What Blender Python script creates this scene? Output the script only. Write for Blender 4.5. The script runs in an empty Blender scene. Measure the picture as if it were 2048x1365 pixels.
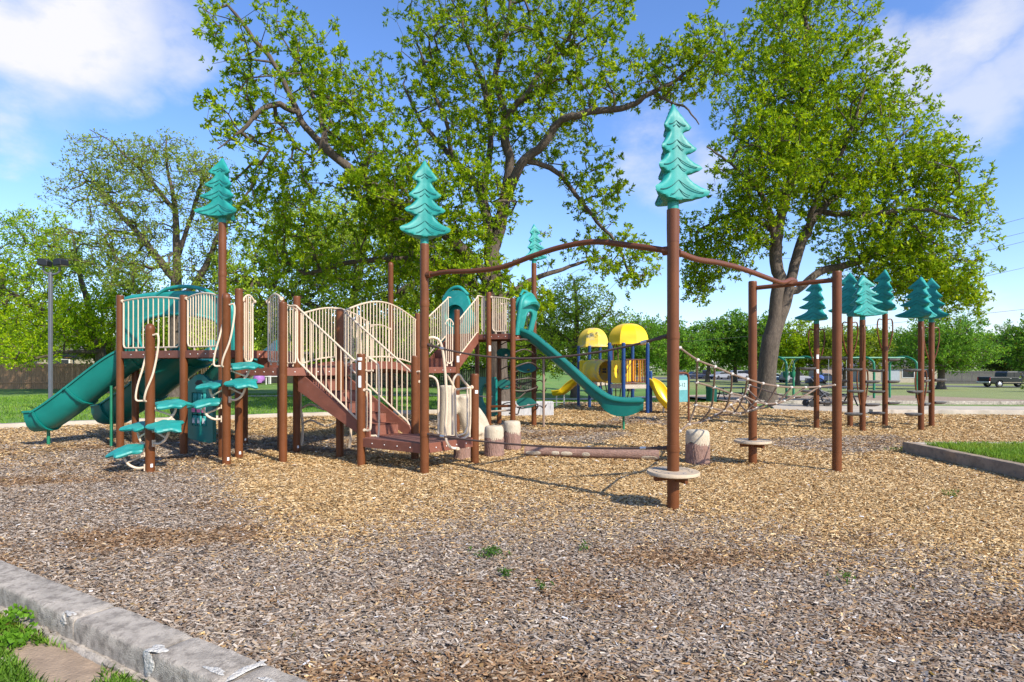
import bpy, bmesh, math, random
import numpy as np
from mathutils import Vector, Matrix, Quaternion
R = math.radians
random.seed(7); rng = np.random.default_rng(11)
scene = bpy.context.scene
COL = scene.collection
# ---- survey of the place: eye height, focal length in survey units, horizon row
F, HY, CX, CH = 1180.0, 730.0, 1024.0, 1.55
def W(px, py, D): return Vector(((px-CX)*D/F, D, CH+(HY-py)*D/F))
def GD(by, z=0.0): return (CH-z)*F/(by-HY)
def G(px, by, z=0.0):
    p = W(px, by, GD(by, z)); return p
def sstep(a, b, x):
    t = np.clip((x-a)/(b-a), 0, 1); return t*t*(3-2*t)
def gz(x, y):
    """height of the park ground"""
    right = sstep(-9, 1, x-0.10*y)
    z = -(0.5*sstep(21, 36, y) + 0.75*sstep(34, 80, y))*right - 0.12*(1-right)*sstep(18, 40, y)
    return z - 0.04 - 0.025*(1-sstep(4.5, 9.0, y))
def on_ground(px, D): 
    x = (px-CX)*D/F; return Vector((x, D, float(gz(x, D))))
# ------------------------------------------------------------------ materials
def new_mat(name):
    m = bpy.data.materials.new(name); m.use_nodes = True
    nt = m.node_tree; b = nt.nodes['Principled BSDF']; return m, nt, b
def N(nt, typ, **kw):
    n = nt.nodes.new(typ)
    for k, v in kw.items():
        if k.startswith('i_'): n.inputs[k[2:].replace('_', ' ')].default_value = v
        else: setattr(n, k, v)
    return n
def ramp(nt, fac, stops):
    r = nt.nodes.new('ShaderNodeValToRGB'); e = r.color_ramp.elements
    while len(e) < len(stops): e.new(0.5)
    for k, (p, c) in enumerate(stops): e[k].position = p; e[k].color = (*c, 1)
    nt.links.new(fac, r.inputs[0]); return r.outputs[0]
def pmat(name, col, rough=0.5, var=0.12, scale=6.0, bump=0.0, bscale=40.0, metal=0.0, spec=0.5, dirt=None, stretch=None):
    """painted / moulded surface: base colour with soft wear variation"""
    m, nt, b = new_mat(name)
    tc = N(nt, 'ShaderNodeTexCoord'); vec = tc.outputs['Object']
    if stretch:
        mp = N(nt, 'ShaderNodeMapping'); mp.inputs['Scale'].default_value = stretch
        nt.links.new(vec, mp.inputs[0]); vec = mp.outputs[0]
    n = N(nt, 'ShaderNodeTexNoise', i_Scale=scale, i_Detail=6.0, i_Roughness=0.6); nt.links.new(vec, n.inputs['Vector'])
    c0 = [c*(1-var) for c in col]; c1 = [min(1, c*(1+var)) for c in col]
    out = ramp(nt, n.outputs['Fac'], [(0.3, c0), (0.7, c1)])
    if dirt:
        n2 = N(nt, 'ShaderNodeTexNoise', i_Scale=scale*2.3, i_Detail=8.0, i_Roughness=0.7); nt.links.new(vec, n2.inputs['Vector'])
        f = ramp(nt, n2.outputs['Fac'], [(dirt[1], (0, 0, 0)), (dirt[2], (1, 1, 1))])
        mx = N(nt, 'ShaderNodeMixRGB'); mx.inputs[2].default_value = (*dirt[0], 1)
        nt.links.new(f, mx.inputs[0]); nt.links.new(out, mx.inputs[1]); out = mx.outputs[0]
    nt.links.new(out, b.inputs['Base Color'])
    b.inputs['Metallic'].default_value = metal
    b.inputs['Specular IOR Level'].default_value = spec
    rr = N(nt, 'ShaderNodeMapRange'); rr.inputs[3].default_value = max(0.05, rough-0.1); rr.inputs[4].default_value = min(1, rough+0.12)
    nt.links.new(n.outputs['Fac'], rr.inputs[0]); nt.links.new(rr.outputs[0], b.inputs['Roughness'])
    if bump:
        n3 = N(nt, 'ShaderNodeTexNoise', i_Scale=bscale, i_Detail=5.0); nt.links.new(vec, n3.inputs['Vector'])
        bp = N(nt, 'ShaderNodeBump', i_Strength=bump, i_Distance=0.02)
        nt.links.new(n3.outputs['Fac'], bp.inputs['Height']); nt.links.new(bp.outputs[0], b.inputs['Normal'])
    return m
def attr_mat(name, rough=0.7, trans=0.0, bump=None, spec=0.3, tcol=1.0):
    """colour carried per leaf / chip / blade in the attribute 'tint'"""
    m, nt, b = new_mat(name)
    a = N(nt, 'ShaderNodeAttribute', attribute_name='tint')
    nt.links.new(a.outputs['Color'], b.inputs['Base Color'])
    b.inputs['Roughness'].default_value = rough; b.inputs['Specular IOR Level'].default_value = spec
    if trans:
        t = N(nt, 'ShaderNodeBsdfTranslucent')
        g = N(nt, 'ShaderNodeMixRGB', blend_type='MULTIPLY'); g.inputs[0].default_value = 1.0
        g.inputs[2].default_value = (1.25*tcol, 1.15*tcol, 0.55*tcol, 1)
        nt.links.new(a.outputs['Color'], g.inputs[1]); nt.links.new(g.outputs[0], t.inputs['Color'])
        mx = N(nt, 'ShaderNodeMixShader'); mx.inputs[0].default_value = trans
        nt.links.new(b.outputs[0], mx.inputs[1]); nt.links.new(t.outputs[0], mx.inputs[2])
        nt.links.new(mx.outputs[0], nt.nodes['Material Output'].inputs[0])
    if bump:
        tc = N(nt, 'ShaderNodeTexCoord')
        v = N(nt, 'ShaderNodeTexVoronoi', i_Scale=bump[0]); nt.links.new(tc.outputs['Object'], v.inputs['Vector'])
        bp = N(nt, 'ShaderNodeBump', i_Strength=bump[1], i_Distance=0.03); nt.links.new(v.outputs['Distance'], bp.inputs['Height'])
        nt.links.new(bp.outputs[0], b.inputs['Normal'])
        hs = N(nt, 'ShaderNodeHueSaturation'); mr = N(nt, 'ShaderNodeMapRange'); mr.inputs[3].default_value = 0.45; mr.inputs[4].default_value = 1.45
        wn = N(nt, 'ShaderNodeSeparateColor'); nt.links.new(v.outputs['Color'], wn.inputs[0])
        nt.links.new(wn.outputs[0], mr.inputs[0]); nt.links.new(mr.outputs[0], hs.inputs['Value'])
        nt.links.new(a.outputs['Color'], hs.inputs['Color']); nt.links.new(hs.outputs[0], b.inputs['Base Color'])
    return m
M = {}
M['brown'] = pmat('brown_powder_coat', (0.135, 0.044, 0.0135), 0.42, 0.16, 3.0, 0.03, 120, spec=0.28, dirt=((0.175, 0.068, 0.027), 0.58, 0.8))
M['beam'] = pmat('brown_beam_coat', (0.135, 0.045, 0.018), 0.42, 0.1, 3.0, spec=0.28)
M['deck'] = pmat('deck_vinyl', (0.19, 0.062, 0.034), 0.6, 0.18, 5.0, 0.1, 200, dirt=((0.22, 0.11, 0.085), 0.55, 0.75))
M['tan'] = pmat('tan_powder_coat', (0.60, 0.47, 0.33), 0.4, 0.08, 4.0)
M['teal'] = pmat('teal_plastic', (0.016, 0.245, 0.21), 0.48, 0.16, 3.0, 0.03, 60, spec=0.35, dirt=((0.06, 0.33, 0.29), 0.5, 0.8))
M['groove'] = pmat('teal_groove', (0.012, 0.10, 0.09), 0.6, 0.1)
M['slide'] = pmat('slide_plastic', (0.005, 0.165, 0.135), 0.30, 0.14, 2.0, dirt=((0.02, 0.20, 0.16), 0.58, 0.85))
M['dkgreen'] = pmat('dark_green_plastic', (0.008, 0.10, 0.075), 0.4, 0.15)
M['pink'] = pmat('pink_plastic', (0.62, 0.16, 0.30), 0.5, 0.1)
M['white'] = pmat('white_paint', (0.75, 0.74, 0.70), 0.5, 0.06)
M['steel'] = pmat('galvanised_steel', (0.55, 0.55, 0.54), 0.35, 0.15, 20, metal=0.8)
M['rope'] = pmat('brown_rope', (0.085, 0.052, 0.040), 0.8, 0.25, 60, 0.5, 300)
M['netrope'] = pmat('tan_net_rope', (0.21, 0.145, 0.10), 0.8, 0.2, 60, 0.4, 300)
M['yellow'] = pmat('yellow_plastic', (0.80, 0.52, 0.012), 0.32, 0.08, 2.0)
M['fadedyellow'] = pmat('faded_yellow_plastic', (0.72, 0.50, 0.05), 0.5, 0.12, 1.5, dirt=((0.38, 0.36, 0.27), 0.5, 0.66))
M['orange'] = pmat('orange_plastic', (0.72, 0.30, 0.01), 0.35, 0.1)
M['blue'] = pmat('blue_powder_coat', (0.006, 0.042, 0.15), 0.35, 0.12)
M['green'] = pmat('green_powder_coat', (0.012, 0.17, 0.085), 0.35, 0.12)
M['maroon'] = pmat('maroon_powder_coat', (0.12, 0.03, 0.025), 0.4, 0.1)
M['black'] = pmat('black_vinyl', (0.012, 0.012, 0.013), 0.45, 0.2)
M['grey'] = pmat('grey_pole_paint', (0.11, 0.115, 0.13), 0.4, 0.1, 3.0)
M['podgrey'] = pmat('grey_pod_plastic', (0.15, 0.145, 0.14), 0.75, 0.25, 12.0, 0.3, 60)
M['concrete'] = pmat('weathered_concrete', (0.40, 0.345, 0.275), 0.9, 0.3, 7.0, 0.5, 120, dirt=((0.19, 0.16, 0.125), 0.46, 0.64))
M['path'] = pmat('pale_concrete', (0.43, 0.365, 0.28), 0.9, 0.18, 1.2, 0.3, 40, dirt=((0.33, 0.27, 0.2), 0.55, 0.8))
M['stained'] = pmat('stained_concrete', (0.27, 0.20, 0.135), 0.9, 0.3, 4.0, 0.4, 80, dirt=((0.15, 0.11, 0.075), 0.5, 0.7))
M['chalk'] = pmat('chipped_white_plaster', (0.52, 0.49, 0.43), 0.9, 0.15, 14.0, 0.9, 70, dirt=((0.36, 0.32, 0.27), 0.5, 0.68))
M['whitewash'] = pmat('whitewashed_concrete', (0.50, 0.49, 0.47), 0.9, 0.15, 3.0, 0.3, 30, dirt=((0.22, 0.22, 0.23), 0.5, 0.7), stretch=(3, 3, 0.6))
M['fauxbark'] = pmat('moulded_bark', (0.25, 0.145, 0.108), 0.85, 0.3, 9.0, 1.0, 26, dirt=((0.36, 0.26, 0.22), 0.55, 0.75), stretch=(3, 3, 0.7))
M['fauxlogbark'] = pmat('moulded_log_bark', (0.25, 0.145, 0.105), 0.85, 0.3, 9.0, 1.0, 26, dirt=((0.36, 0.25, 0.20), 0.55, 0.75), stretch=(0.7, 3, 3))
M['fauxwood'] = pmat('moulded_cut_wood', (0.50, 0.42, 0.30), 0.85, 0.12, 6.0, 0.6, 30, dirt=((0.36, 0.28, 0.19), 0.55, 0.75), stretch=(3, 3, 0.8))
M['bark'] = pmat('tree_bark', (0.085, 0.063, 0.045), 0.95, 0.45, 5.0, 1.0, 14, dirt=((0.19, 0.155, 0.12), 0.54, 0.72), stretch=(3, 3, 0.7))
M['fence'] = pmat('weathered_fence_board', (0.36, 0.205, 0.105), 0.9, 0.4, 4.0, stretch=(6, 6, 0.5))
M['greyfence'] = pmat('grey_fence_board', (0.095, 0.088, 0.08), 0.9, 0.3, 4.0, stretch=(6, 6, 0.5))
M['stucco'] = pmat('cream_wall', (0.42, 0.36, 0.27), 0.9, 0.1, 3.0)
M['brick'] = pmat('tan_brick_wall', (0.40, 0.29, 0.21), 0.9, 0.2, 8.0)
M['shingle'] = pmat('grey_shingle', (0.12, 0.11, 0.10), 0.95, 0.25, 9.0, 0.3, 30)
M['glass'] = pmat('dark_glass', (0.02, 0.025, 0.03), 0.08, 0.1)
M['asphalt'] = pmat('asphalt', (0.10, 0.095, 0.09), 0.95, 0.15, 2.0)
M['soil'] = pmat('bare_soil', (0.30, 0.215, 0.14), 0.95, 0.3, 6.0, 0.6, 60)
M['rubber'] = pmat('tyre_rubber', (0.018, 0.018, 0.018), 0.85, 0.2)
M['leaf'] = attr_mat('leaf', 0.5, 0.48, spec=0.12, tcol=1.15)
M['blade'] = attr_mat('grass_blade', 0.6, 0.3)
M['chip'] = attr_mat('wood_chip', 0.85, 0, None, 0.15)
M['chipbed'] = attr_mat('wood_chip_bed', 0.95, 0, (26.0, 0.9), 0.1)
def car_paint(name, col): 
    m = pmat(name, col, 0.3, 0.03, 1.0, spec=0.3); m.node_tree.nodes['Principled BSDF'].inputs['Coat Weight'].default_value = 0.25; return m
# ------------------------------------------------------------------ objects
ORG = {}
def setp(o, label=None, cat=None, group=None, kind=None):
    if label: o['label'] = label
    if cat: o['category'] = cat
    if group: o['group'] = group
    if kind: o['kind'] = kind
    return o
def thing(name, loc, label, cat, group=None):
    o = bpy.data.objects.new(name, None); COL.objects.link(o); o.location = loc; o.empty_display_size = 0.2
    ORG[o] = Vector(loc); return setp(o, label, cat, group)
def frame_of(d, up=Vector((0, 0, 1))):
    d = d.normalized(); s = d.cross(up)
    if s.length < 1e-4: s = d.cross(Vector((0, 1, 0)))
    s.normalize(); return s, s.cross(d).normalized()
class MB:
    def __init__(s): s.v = []; s.f = []; s.m = []
    def add(s, vs, fs, mi=0):
        k = len(s.v); s.v += [tuple(p) for p in vs]; s.f += [tuple(i+k for i in f) for f in fs]; s.m += [mi]*len(fs); return s
    def box(s, c, size, ax=None, mi=0):
        """c centre, size (x,y,z), ax optional pair of horizontal axes / 3 axes"""
        c = Vector(c); hx, hy, hz = [q/2 for q in size]
        X, Y, Z = ax if ax else (Vector((1, 0, 0)), Vector((0, 1, 0)), Vector((0, 0, 1)))
        vs = [c+X*a*hx+Y*b*hy+Z*d*hz for d in (-1, 1) for b in (-1, 1) for a in (-1, 1)]
        return s.add(vs, [(0, 2, 3, 1), (4, 5, 7, 6), (0, 1, 5, 4), (1, 3, 7, 5), (3, 2, 6, 7), (2, 0, 4, 6)], mi)
    def beam(s, a, b, w, h, mi=0):
        a, b = Vector(a), Vector(b); sd, up = frame_of(b-a)
        return s.box((a+b)/2, ((b-a).length, w, h), ((b-a).normalized(), sd, up), mi)
    def tube(s, pts, r, n=8, mi=0, closed=False, cap=True):
        pts = [Vector(p) for p in pts]; L = len(pts); rs = r if hasattr(r, '__len__') else [r]*L
        vs, fs = [], []; prev = None
        for i, p in enumerate(pts):
            if closed: d = pts[(i+1) % L]-pts[i-1]
            else: d = pts[min(i+1, L-1)]-pts[max(i-1, 0)]
            d = d.normalized() if d.length > 1e-9 else Vector((0, 0, 1))
            if prev is None: a, b2 = frame_of(d)
            else:
                a = prev-d*prev.dot(d)
                a = a.normalized() if a.length > 1e-6 else frame_of(d)[0]
                b2 = a.cross(d)
            prev = a
            vs += [p+(a*math.cos(t)+b2*math.sin(t))*rs[i] for t in [2*math.pi*k/n for k in range(n)]]
        for i in range(L if closed else L-1):
            j = (i+1) % L
            fs += [(i*n+k, i*n+(k+1) % n, j*n+(k+1) % n, j*n+k) for k in range(n)]
        if cap and not closed: fs += [tuple(range(n-1, -1, -1)), tuple((L-1)*n+k for k in range(n))]
        return s.add(vs, fs, mi)
    def lathe(s, prof, c, n=24, mi=0, wob=0.0, axis=None, groove=0.0):
        """prof: (r,z) from bottom up"""
        c = Vector(c); X, Y, Z = axis if axis else (Vector((1, 0, 0)), Vector((0, 1, 0)), Vector((0, 0, 1)))
        vs, fs = [], []
        for r, z in prof:
            for k in range(n):
                t = 2*math.pi*k/n; q = r*(1+wob*math.sin(3*t+z*5)*0.6+wob*math.sin(7*t+1.3+z*9)*0.4+groove*(abs(math.sin(13*t+2.5*math.sin(z*11)))-0.5+0.5*math.sin(29*t+z*23)))
                vs.append(c+X*q*math.cos(t)+Y*q*math.sin(t)+Z*z)
        for i in range(len(prof)-1):
            fs += [(i*n+k, i*n+(k+1) % n, (i+1)*n+(k+1) % n, (i+1)*n+k) for k in range(n)]
        fs += [tuple(range(n-1, -1, -1)), tuple((len(prof)-1)*n+k for k in range(n))]
        return s.add(vs, fs, mi)
    def prism(s, poly, z0, z1, mi=0):
        n = len(poly); ar = sum(poly[i][0]*poly[(i+1) % n][1]-poly[(i+1) % n][0]*poly[i][1] for i in range(n))
        if ar < 0: poly = poly[::-1]
        vs = [(p[0], p[1], z0) for p in poly]+[(p[0], p[1], z1) for p in poly]
        fs = [tuple(range(n-1, -1, -1)), tuple(range(n, 2*n))]+[(i, (i+1) % n, n+(i+1) % n, n+i) for i in range(n)]
        return s.add(vs, fs, mi)
    def slab(s, poly, o, X, Y, Z, t, mi=0):
        """flat outline poly in plane (X,Y) at o with thickness t along Z"""
        n = len(poly); o = Vector(o)
        ar = sum(poly[i][0]*poly[(i+1) % n][1]-poly[(i+1) % n][0]*poly[i][1] for i in range(n))
        if ar < 0: poly = poly[::-1]
        vs = [o+X*p[0]+Y*p[1]-Z*t/2 for p in poly]+[o+X*p[0]+Y*p[1]+Z*t/2 for p in poly]
        return s.add(vs, [tuple(range(n-1, -1, -1)), tuple(range(n, 2*n))]+[(i, (i+1) % n, n+(i+1) % n, n+i) for i in range(n)], mi)
    def sweep(s, sec, path, mi=0, up=Vector((0, 0, 1)), closed=True, scale=None):
        """section (side, up) swept along path"""
        path = [Vector(p) for p in path]; n = len(sec); L = len(path); vs, fs = [], []
        for i, p in enumerate(path):
            sd, u = frame_of(path[min(i+1, L-1)]-path[max(i-1, 0)], up); k = scale[i] if scale else 1
            vs += [p+sd*a*k+u*b*k for a, b in sec]
        m = n if closed else n-1
        for i in range(L-1): fs += [(i*n+k, (i+1)*n+k, (i+1)*n+(k+1) % n, i*n+(k+1) % n) for k in range(m)]
        if closed: fs += [tuple(range(n)), tuple((L-1)*n+k for k in range(n-1, -1, -1))]
        return s.add(vs, fs, mi)
    def build(s, name, mat, parent=None, smooth=40, bevel=0.0, label=None, at=None):
        o0 = ORG[parent] if parent is not None else (Vector(at) if at is not None else Vector((0, 0, 0)))
        me = bpy.data.meshes.new(name); me.from_pydata([(p[0]-o0[0], p[1]-o0[1], p[2]-o0[2]) for p in s.v], [], s.f)
        for mm in (mat if isinstance(mat, (list, tuple)) else [mat]): me.materials.append(mm)
        if max(s.m, default=0): me.polygons.foreach_set('material_index', s.m)
        me.update()
        if smooth: me.shade_smooth(); me.set_sharp_from_angle(angle=R(smooth))
        o = bpy.data.objects.new(name, me); COL.objects.link(o)
        if parent is not None: o.parent = parent
        else: o.location = o0
        ORG[o] = o0
        if bevel:
            b = o.modifiers.new('edge', 'BEVEL'); b.width = bevel; b.segments = 2; b.limit_method = 'ANGLE'; b.angle_limit = R(50)
        if label: o['label'] = label
        return o
def copy_tree(o, loc=None, parent=None, rotz=None):
    c = o.copy(); COL.objects.link(c)
    if parent is not None: c.parent = parent
    if loc is not None: c.location = loc
    if rotz is not None: c.rotation_euler = (0, 0, rotz)
    for ch in list(o.children): copy_tree(ch, None, c)
    return c
def spline(pts, n=8):
    """Catmull-Rom through points"""
    P = [Vector(p) for p in pts]; P = [P[0]*2-P[1]]+P+[P[-1]*2-P[-2]]; out = []
    for i in range(1, len(P)-2):
        for k in range(n):
            t = k/n; a, b, c, d = P[i-1], P[i], P[i+1], P[i+2]
            out.append(0.5*((2*b)+(c-a)*t+(2*a-5*b+4*c-d)*t*t+(3*b-a-3*c+d)*t**3))
    out.append(P[-2]); return out
def np_mesh(name, V, Fq, tint, mat, parent=None, at=None, smooth=False):
    """quads from numpy, V (n,3), Fq (m,4), tint (m,3) per face"""
    o0 = np.array(ORG[parent] if parent is not None else (at if at is not None else (0, 0, 0)), dtype=np.float32)
    me = bpy.data.meshes.new(name); n, m = len(V), len(Fq); k = Fq.shape[1]
    me.vertices.add(n); me.vertices.foreach_set('co', (V-o0).astype(np.float32).ravel())
    me.loops.add(m*k); me.loops.foreach_set('vertex_index', Fq.astype(np.int32).ravel())
    me.polygons.add(m); me.polygons.foreach_set('loop_start', np.arange(0, m*k, k, dtype=np.int32))
    me.update(calc_edges=True)
    a = me.attributes.new('tint', 'FLOAT_COLOR', 'FACE')
    c = np.ones((m, 4), np.float32); c[:, :3] = tint; a.data.foreach_set('color', c.ravel())
    me.materials.append(mat)
    if smooth: me.shade_smooth()
    o = bpy.data.objects.new(name, me); COL.objects.link(o)
    if parent is not None: o.parent = parent
    else: o.location = Vector(o0)
    ORG[o] = Vector(o0); return o
# ------------------------------------------------------------------ perforated deck: a coated plate full of round holes
def perforated(name, col):
    m = pmat(name, col, 0.6, 0.15, 5.0); nt = m.node_tree; b = nt.nodes['Principled BSDF']
    tc = N(nt, 'ShaderNodeTexCoord'); mp = N(nt, 'ShaderNodeMapping'); mp.inputs['Rotation'].default_value = (0, 0, R(27)); mp.inputs['Scale'].default_value = (22, 22, 0)
    nt.links.new(tc.outputs['Object'], mp.inputs[0])
    fr = N(nt, 'ShaderNodeVectorMath', operation='FRACTION'); nt.links.new(mp.outputs[0], fr.inputs[0])
    sb = N(nt, 'ShaderNodeVectorMath', operation='SUBTRACT'); sb.inputs[1].default_value = (0.5, 0.5, 0); nt.links.new(fr.outputs[0], sb.inputs[0])
    ln = N(nt, 'ShaderNodeVectorMath', operation='LENGTH'); nt.links.new(sb.outputs[0], ln.inputs[0])
    lt = N(nt, 'ShaderNodeMath', operation='LESS_THAN'); lt.inputs[1].default_value = 0.27; nt.links.new(ln.outputs['Value'], lt.inputs[0])
    tr = N(nt, 'ShaderNodeBsdfTransparent'); mx = N(nt, 'ShaderNodeMixShader')
    nt.links.new(lt.outputs[0], mx.inputs[0]); nt.links.new(b.outputs[0], mx.inputs[1]); nt.links.new(tr.outputs[0], mx.inputs[2])
    nt.links.new(mx.outputs[0], nt.nodes['Material Output'].inputs[0]); return m
M['perf'] = perforated('perforated_deck_plate', (0.17, 0.075, 0.06))
U = Vector((0.89, -0.455, 0)); V = Vector((0.455, 0.89, 0)); Z3 = Vector((0, 0, 1))
PS = thing('play_structure', (-3.2, 11.2, 0), 'big brown and teal climbing structure with tan railings, stairs, bridge and slides', 'play structure')
PR = 0.064
def post(p, top, par, cap='flat', r=PR, mat='brown', base=0.0):
    x, y = p[0], p[1]
    pr = [(r, base-0.25), (r, top-0.03)]
    pr += [(r*1.0, top-0.015), (r*0.9, top)] if cap == 'flat' else [(r*1.04, top-0.02), (r*0.98, top+0.02), (r*0.72, top+0.052), (r*0.3, top+0.068)]
    m = MB().lathe(pr, (x, y, 0), 20)
    if top-base > 2: # bolt heads and cap rivets
        for k in (0.3, 2.2): m.lathe([(0.008, 0), (0.006, 0.008)], (x+math.cos(k-2.2)*r*0.97, y+math.sin(k-2.2)*r*0.97, top-0.08), 8, axis=(Vector((-math.sin(k-2.2), math.cos(k-2.2), 0)), Z3, Vector((math.cos(k-2.2), math.sin(k-2.2), 0))))
    return m.build('post', M[mat], par)
TOPPER_PROF = [(0, .30), (.012, .55), (.03, .80), (.055, .95), (.085, 1.0), (.105, .93), (.14, .72), (.18, .55), (.22, .44), (.262, .37), (.272, .385), (.28, .52), (.30, .70), (.325, .80), (.35, .74), (.39, .55), (.43, .43), (.468, .35), (.478, .37), (.486, .48), (.505, .60), (.53, .64), (.56, .54), (.61, .40), (.66, .30), (.695, .26), (.705, .29), (.72, .44), (.745, .50), (.78, .43), (.84, .30), (.90, .18), (.95, .09), (.985, .045), (1.0, .012)]
def topper(par, p, z0, h=1.04, hw=0.30, face=0.0, mat='teal'):
    """three-sided moulded fir: flat faces cut to a fir outline. face = direction (deg) the front face looks, 0 = towards the viewpoint"""
    m = MB(); n = 96; S60 = math.sin(R(60)); rt = hw/S60; d0 = rt*0.36; vs = []; fs = []
    x, y = p[0], p[1]; a0 = R(-90+face)
    for z, q in TOPPER_PROF:
        r = rt*q
        for k in range(n):
            t = 2*math.pi*k/n; a = abs((t+math.pi/3) % (2*math.pi/3)-math.pi/3); a = (math.sqrt(a*a+0.2)-0.4472)*(math.pi/3)/(math.sqrt(1.0966+0.2)-0.4472); k_ = 1-0.60*z; rT, dv = rt*1.16*k_, rt*0.31*k_
            rr = dv*rT*S60/(math.cos(a)*rT*S60-math.sin(a)*(rT*0.5-dv)); rr = (rr**-16+r**-16)**(-1/16); zz = z*h
            vs.append((x+rr*math.cos(t+a0), y+rr*math.sin(t+a0), z0+0.03+zz+0.05))
    for i in range(len(TOPPER_PROF)-1):
        fs += [(i*n+k, i*n+(k+1) % n, (i+1)*n+(k+1) % n, (i+1)*n+k) for k in range(n)]
    fs += [tuple(range(n-1, -1, -1)), tuple((len(TOPPER_PROF)-1)*n+k for k in range(n))]
    m.add(vs, fs); m.lathe([(PR*0.92, z0-0.02), (PR*0.95, z0+0.1)], (x, y, 0), 16)
    for f in range(3):
        a = a0+f*2*math.pi/3; nrm = Vector((math.cos(a), math.sin(a), 0)); sd = Vector((-math.sin(a), math.cos(a), 0))
        for zc, w, dr in ((.20, .78, .13), (.43, .60, .10), (.615, .44, .075), (.815, .30, .055), (.11, .34, .07), (.36, .26, .06), (.56, .2, .05), (.78, .13, .03)):
            L = []
            for k in range(-6, 7):
                s = k/6; z = zc-dr*(1-(1-abs(s))**1.7)
                k_ = 1-0.60*z; off = rt*k_*(0.31+(0.58-0.31)*abs(s*w*hw)/(rt*1.16*k_*S60)); L.append(Vector((x, y, z0+0.08+z*h))+sd*(s*w*hw)+nrm*(off-0.0005))
            m.tube(L, 0.0042, 5, 1)
    return m.build('tree_topper', [M[mat], M['groove']], par, smooth=48)
def railing(par, A, B, zb, zt, arch=0.0, n=9, zb2=None, zt2=None, name='railing', round_=0.07, r=0.0155, rb=0.0105, clamp=True):
    """framed barrier of upright bars between ground points A and B"""
    A, B = Vector((A[0], A[1], 0)), Vector((B[0], B[1], 0)); zb2 = zb if zb2 is None else zb2; zt2 = zt if zt2 is None else zt2
    d = (B-A); L = d.length; d.normalize(); A = A+d*0.075; B = B-d*0.075; L = (B-A).length
    lo = lambda t: zb+(zb2-zb)*t
    hi = lambda t: zt+(zt2-zt)*t+arch*4*t*(1-t)
    m = MB(); k = round_/L; e = 0.035/L
    P = lambda t, z: A+d*(L*t)+Z3*z
    loop = [P(e, hi(0)-0.03), P(e, lo(0)+round_), P(e+k*0.3, lo(0)+round_*0.3), P(e+k, lo(k))]
    loop += [P(1-e-k, lo(1-k)), P(1-e-k*0.3, lo(1)+round_*0.3), P(1-e, lo(1)+round_), P(1-e, hi(1)-0.03)]
    m.tube(loop, r, 8)
    m.tube([P(-0.02/L if clamp else e, hi(0))]+[P(t, hi(t)) for t in [q/16 for q in range(1, 16)]]+[P(1+0.02/L if clamp else 1-e, hi(1))], r, 8)
    for i in range(1, n):
        t = e+(1-2*e)*i/n; m.tube([P(t, lo(t)), P(t, hi(t))], rb, 6, cap=False)
    if clamp:
        for t in (0.0, 1.0):
            c = P(t, hi(t)); m.lathe([(0.03, -0.018), (0.034, 0), (0.03, 0.018)], c, 12, axis=(Z3, d.cross(Z3), d))
    for t in (0.25, 0.75): m.box(P(t, lo(t)-0.03), (0.03, 0.02, 0.06), (d, Z3.cross(d), Z3))
    return m.build(name, M['tan'], par)
def deck(par, poly, zt, name='deck', t=0.13, mat='deck'):
    """rim channel plus perforated plate"""
    n = len(poly); c = Vector((sum(p[0] for p in poly)/n, sum(p[1] for p in poly)/n, 0)); m = MB()
    for i in range(n):
        a, b = Vector((*poly[i][:2], 0)), Vector((*poly[(i+1) % n][:2], 0)); m.beam(a+Z3*(zt-t/2), b+Z3*(zt-t/2), 0.035, t)
        dd = (b-a).normalized(); out = dd.cross(Z3); out = out if out.dot((a+b)/2-c) > 0 else -out
        for q in (0.2, 0.4, 0.6, 0.8):
            m.lathe([(0.011, 0), (0.008, 0.008)], a+(b-a)*q+out*0.0165+Z3*(zt-t*0.5), 8, 1, axis=(dd, Z3, out))
    o = m.build(name, [M[mat], M['white']], par, smooth=0, bevel=0.004)
    pl = MB(); P = [(c.x+(p[0]-c.x)*0.985, c.y+(p[1]-c.y)*0.985) for p in poly]; pl.prism(P, zt-0.012, zt-0.002)
    q = pl.build('deck_plate', M['perf'], o, smooth=0); return o
def bent(par, pts, r=0.0165, name='hand_rail', mat='tan', n=6, knob=True):
    m = MB(); L = spline(pts, n); m.tube(L, r, 8)
    if knob:
        for p in (L[0], L[-1]): m.lathe([(r*0.5, -0.028), (r*1.6, -0.015), (r*1.7, 0.012), (r*0.8, 0.024)], p, 10)
    return m.build(name, M[mat], par)
# --- post positions (x, y) and heights
P1, P2, P3, P4 = (-7.36, 11.08), (-5.72, 10.28), (-4.84, 9.86), (-4.55, 9.83)
P5, P6, P7 = (-3.68, 9.48), (-3.85, 10.55), (-2.90, 9.94)
P1b, P4b, P5b = (-7.50, 11.75), (-5.26, 11.6), (-4.25, 10.85)
P8, P9, P10, P11 = (-2.34, 9.15), (-1.25, 8.43), (-0.58, 9.19), (-1.60, 9.73)
P12, P14, P13 = (-1.95, 12.2), (-1.26, 13.5), (-2.9, 14.1)
P12b = (-3.05, 12.75)
TA, P15, P16, P17, P18 = (-0.84, 14.6), (-0.57, 14.46), (0.02, 14.2), (0.56, 15.05), (-0.34, 15.6)
P19, P19b = (-1.72, 16.9), (-0.97, 16.4)
def zat(py, D): return CH+(HY-py)*D/F
for p, py in ((P1, 591), (P2, 591), (P4, 578), (P5, 605), (P6, 593), (P7, 619), (P8, 708), (P10, 748), (P11, 712), (P12, 627), (P14, 620), (P15, 585), (P16, 597), (P19, 593), (P5b, 594), (P4b, 598), (P1b, 596), (P18, 640), (P19b, 600)):
    post(p, zat(py, p[1]), PS)
post(P13, zat(530, P13[1]), PS, 'dome')
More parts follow.
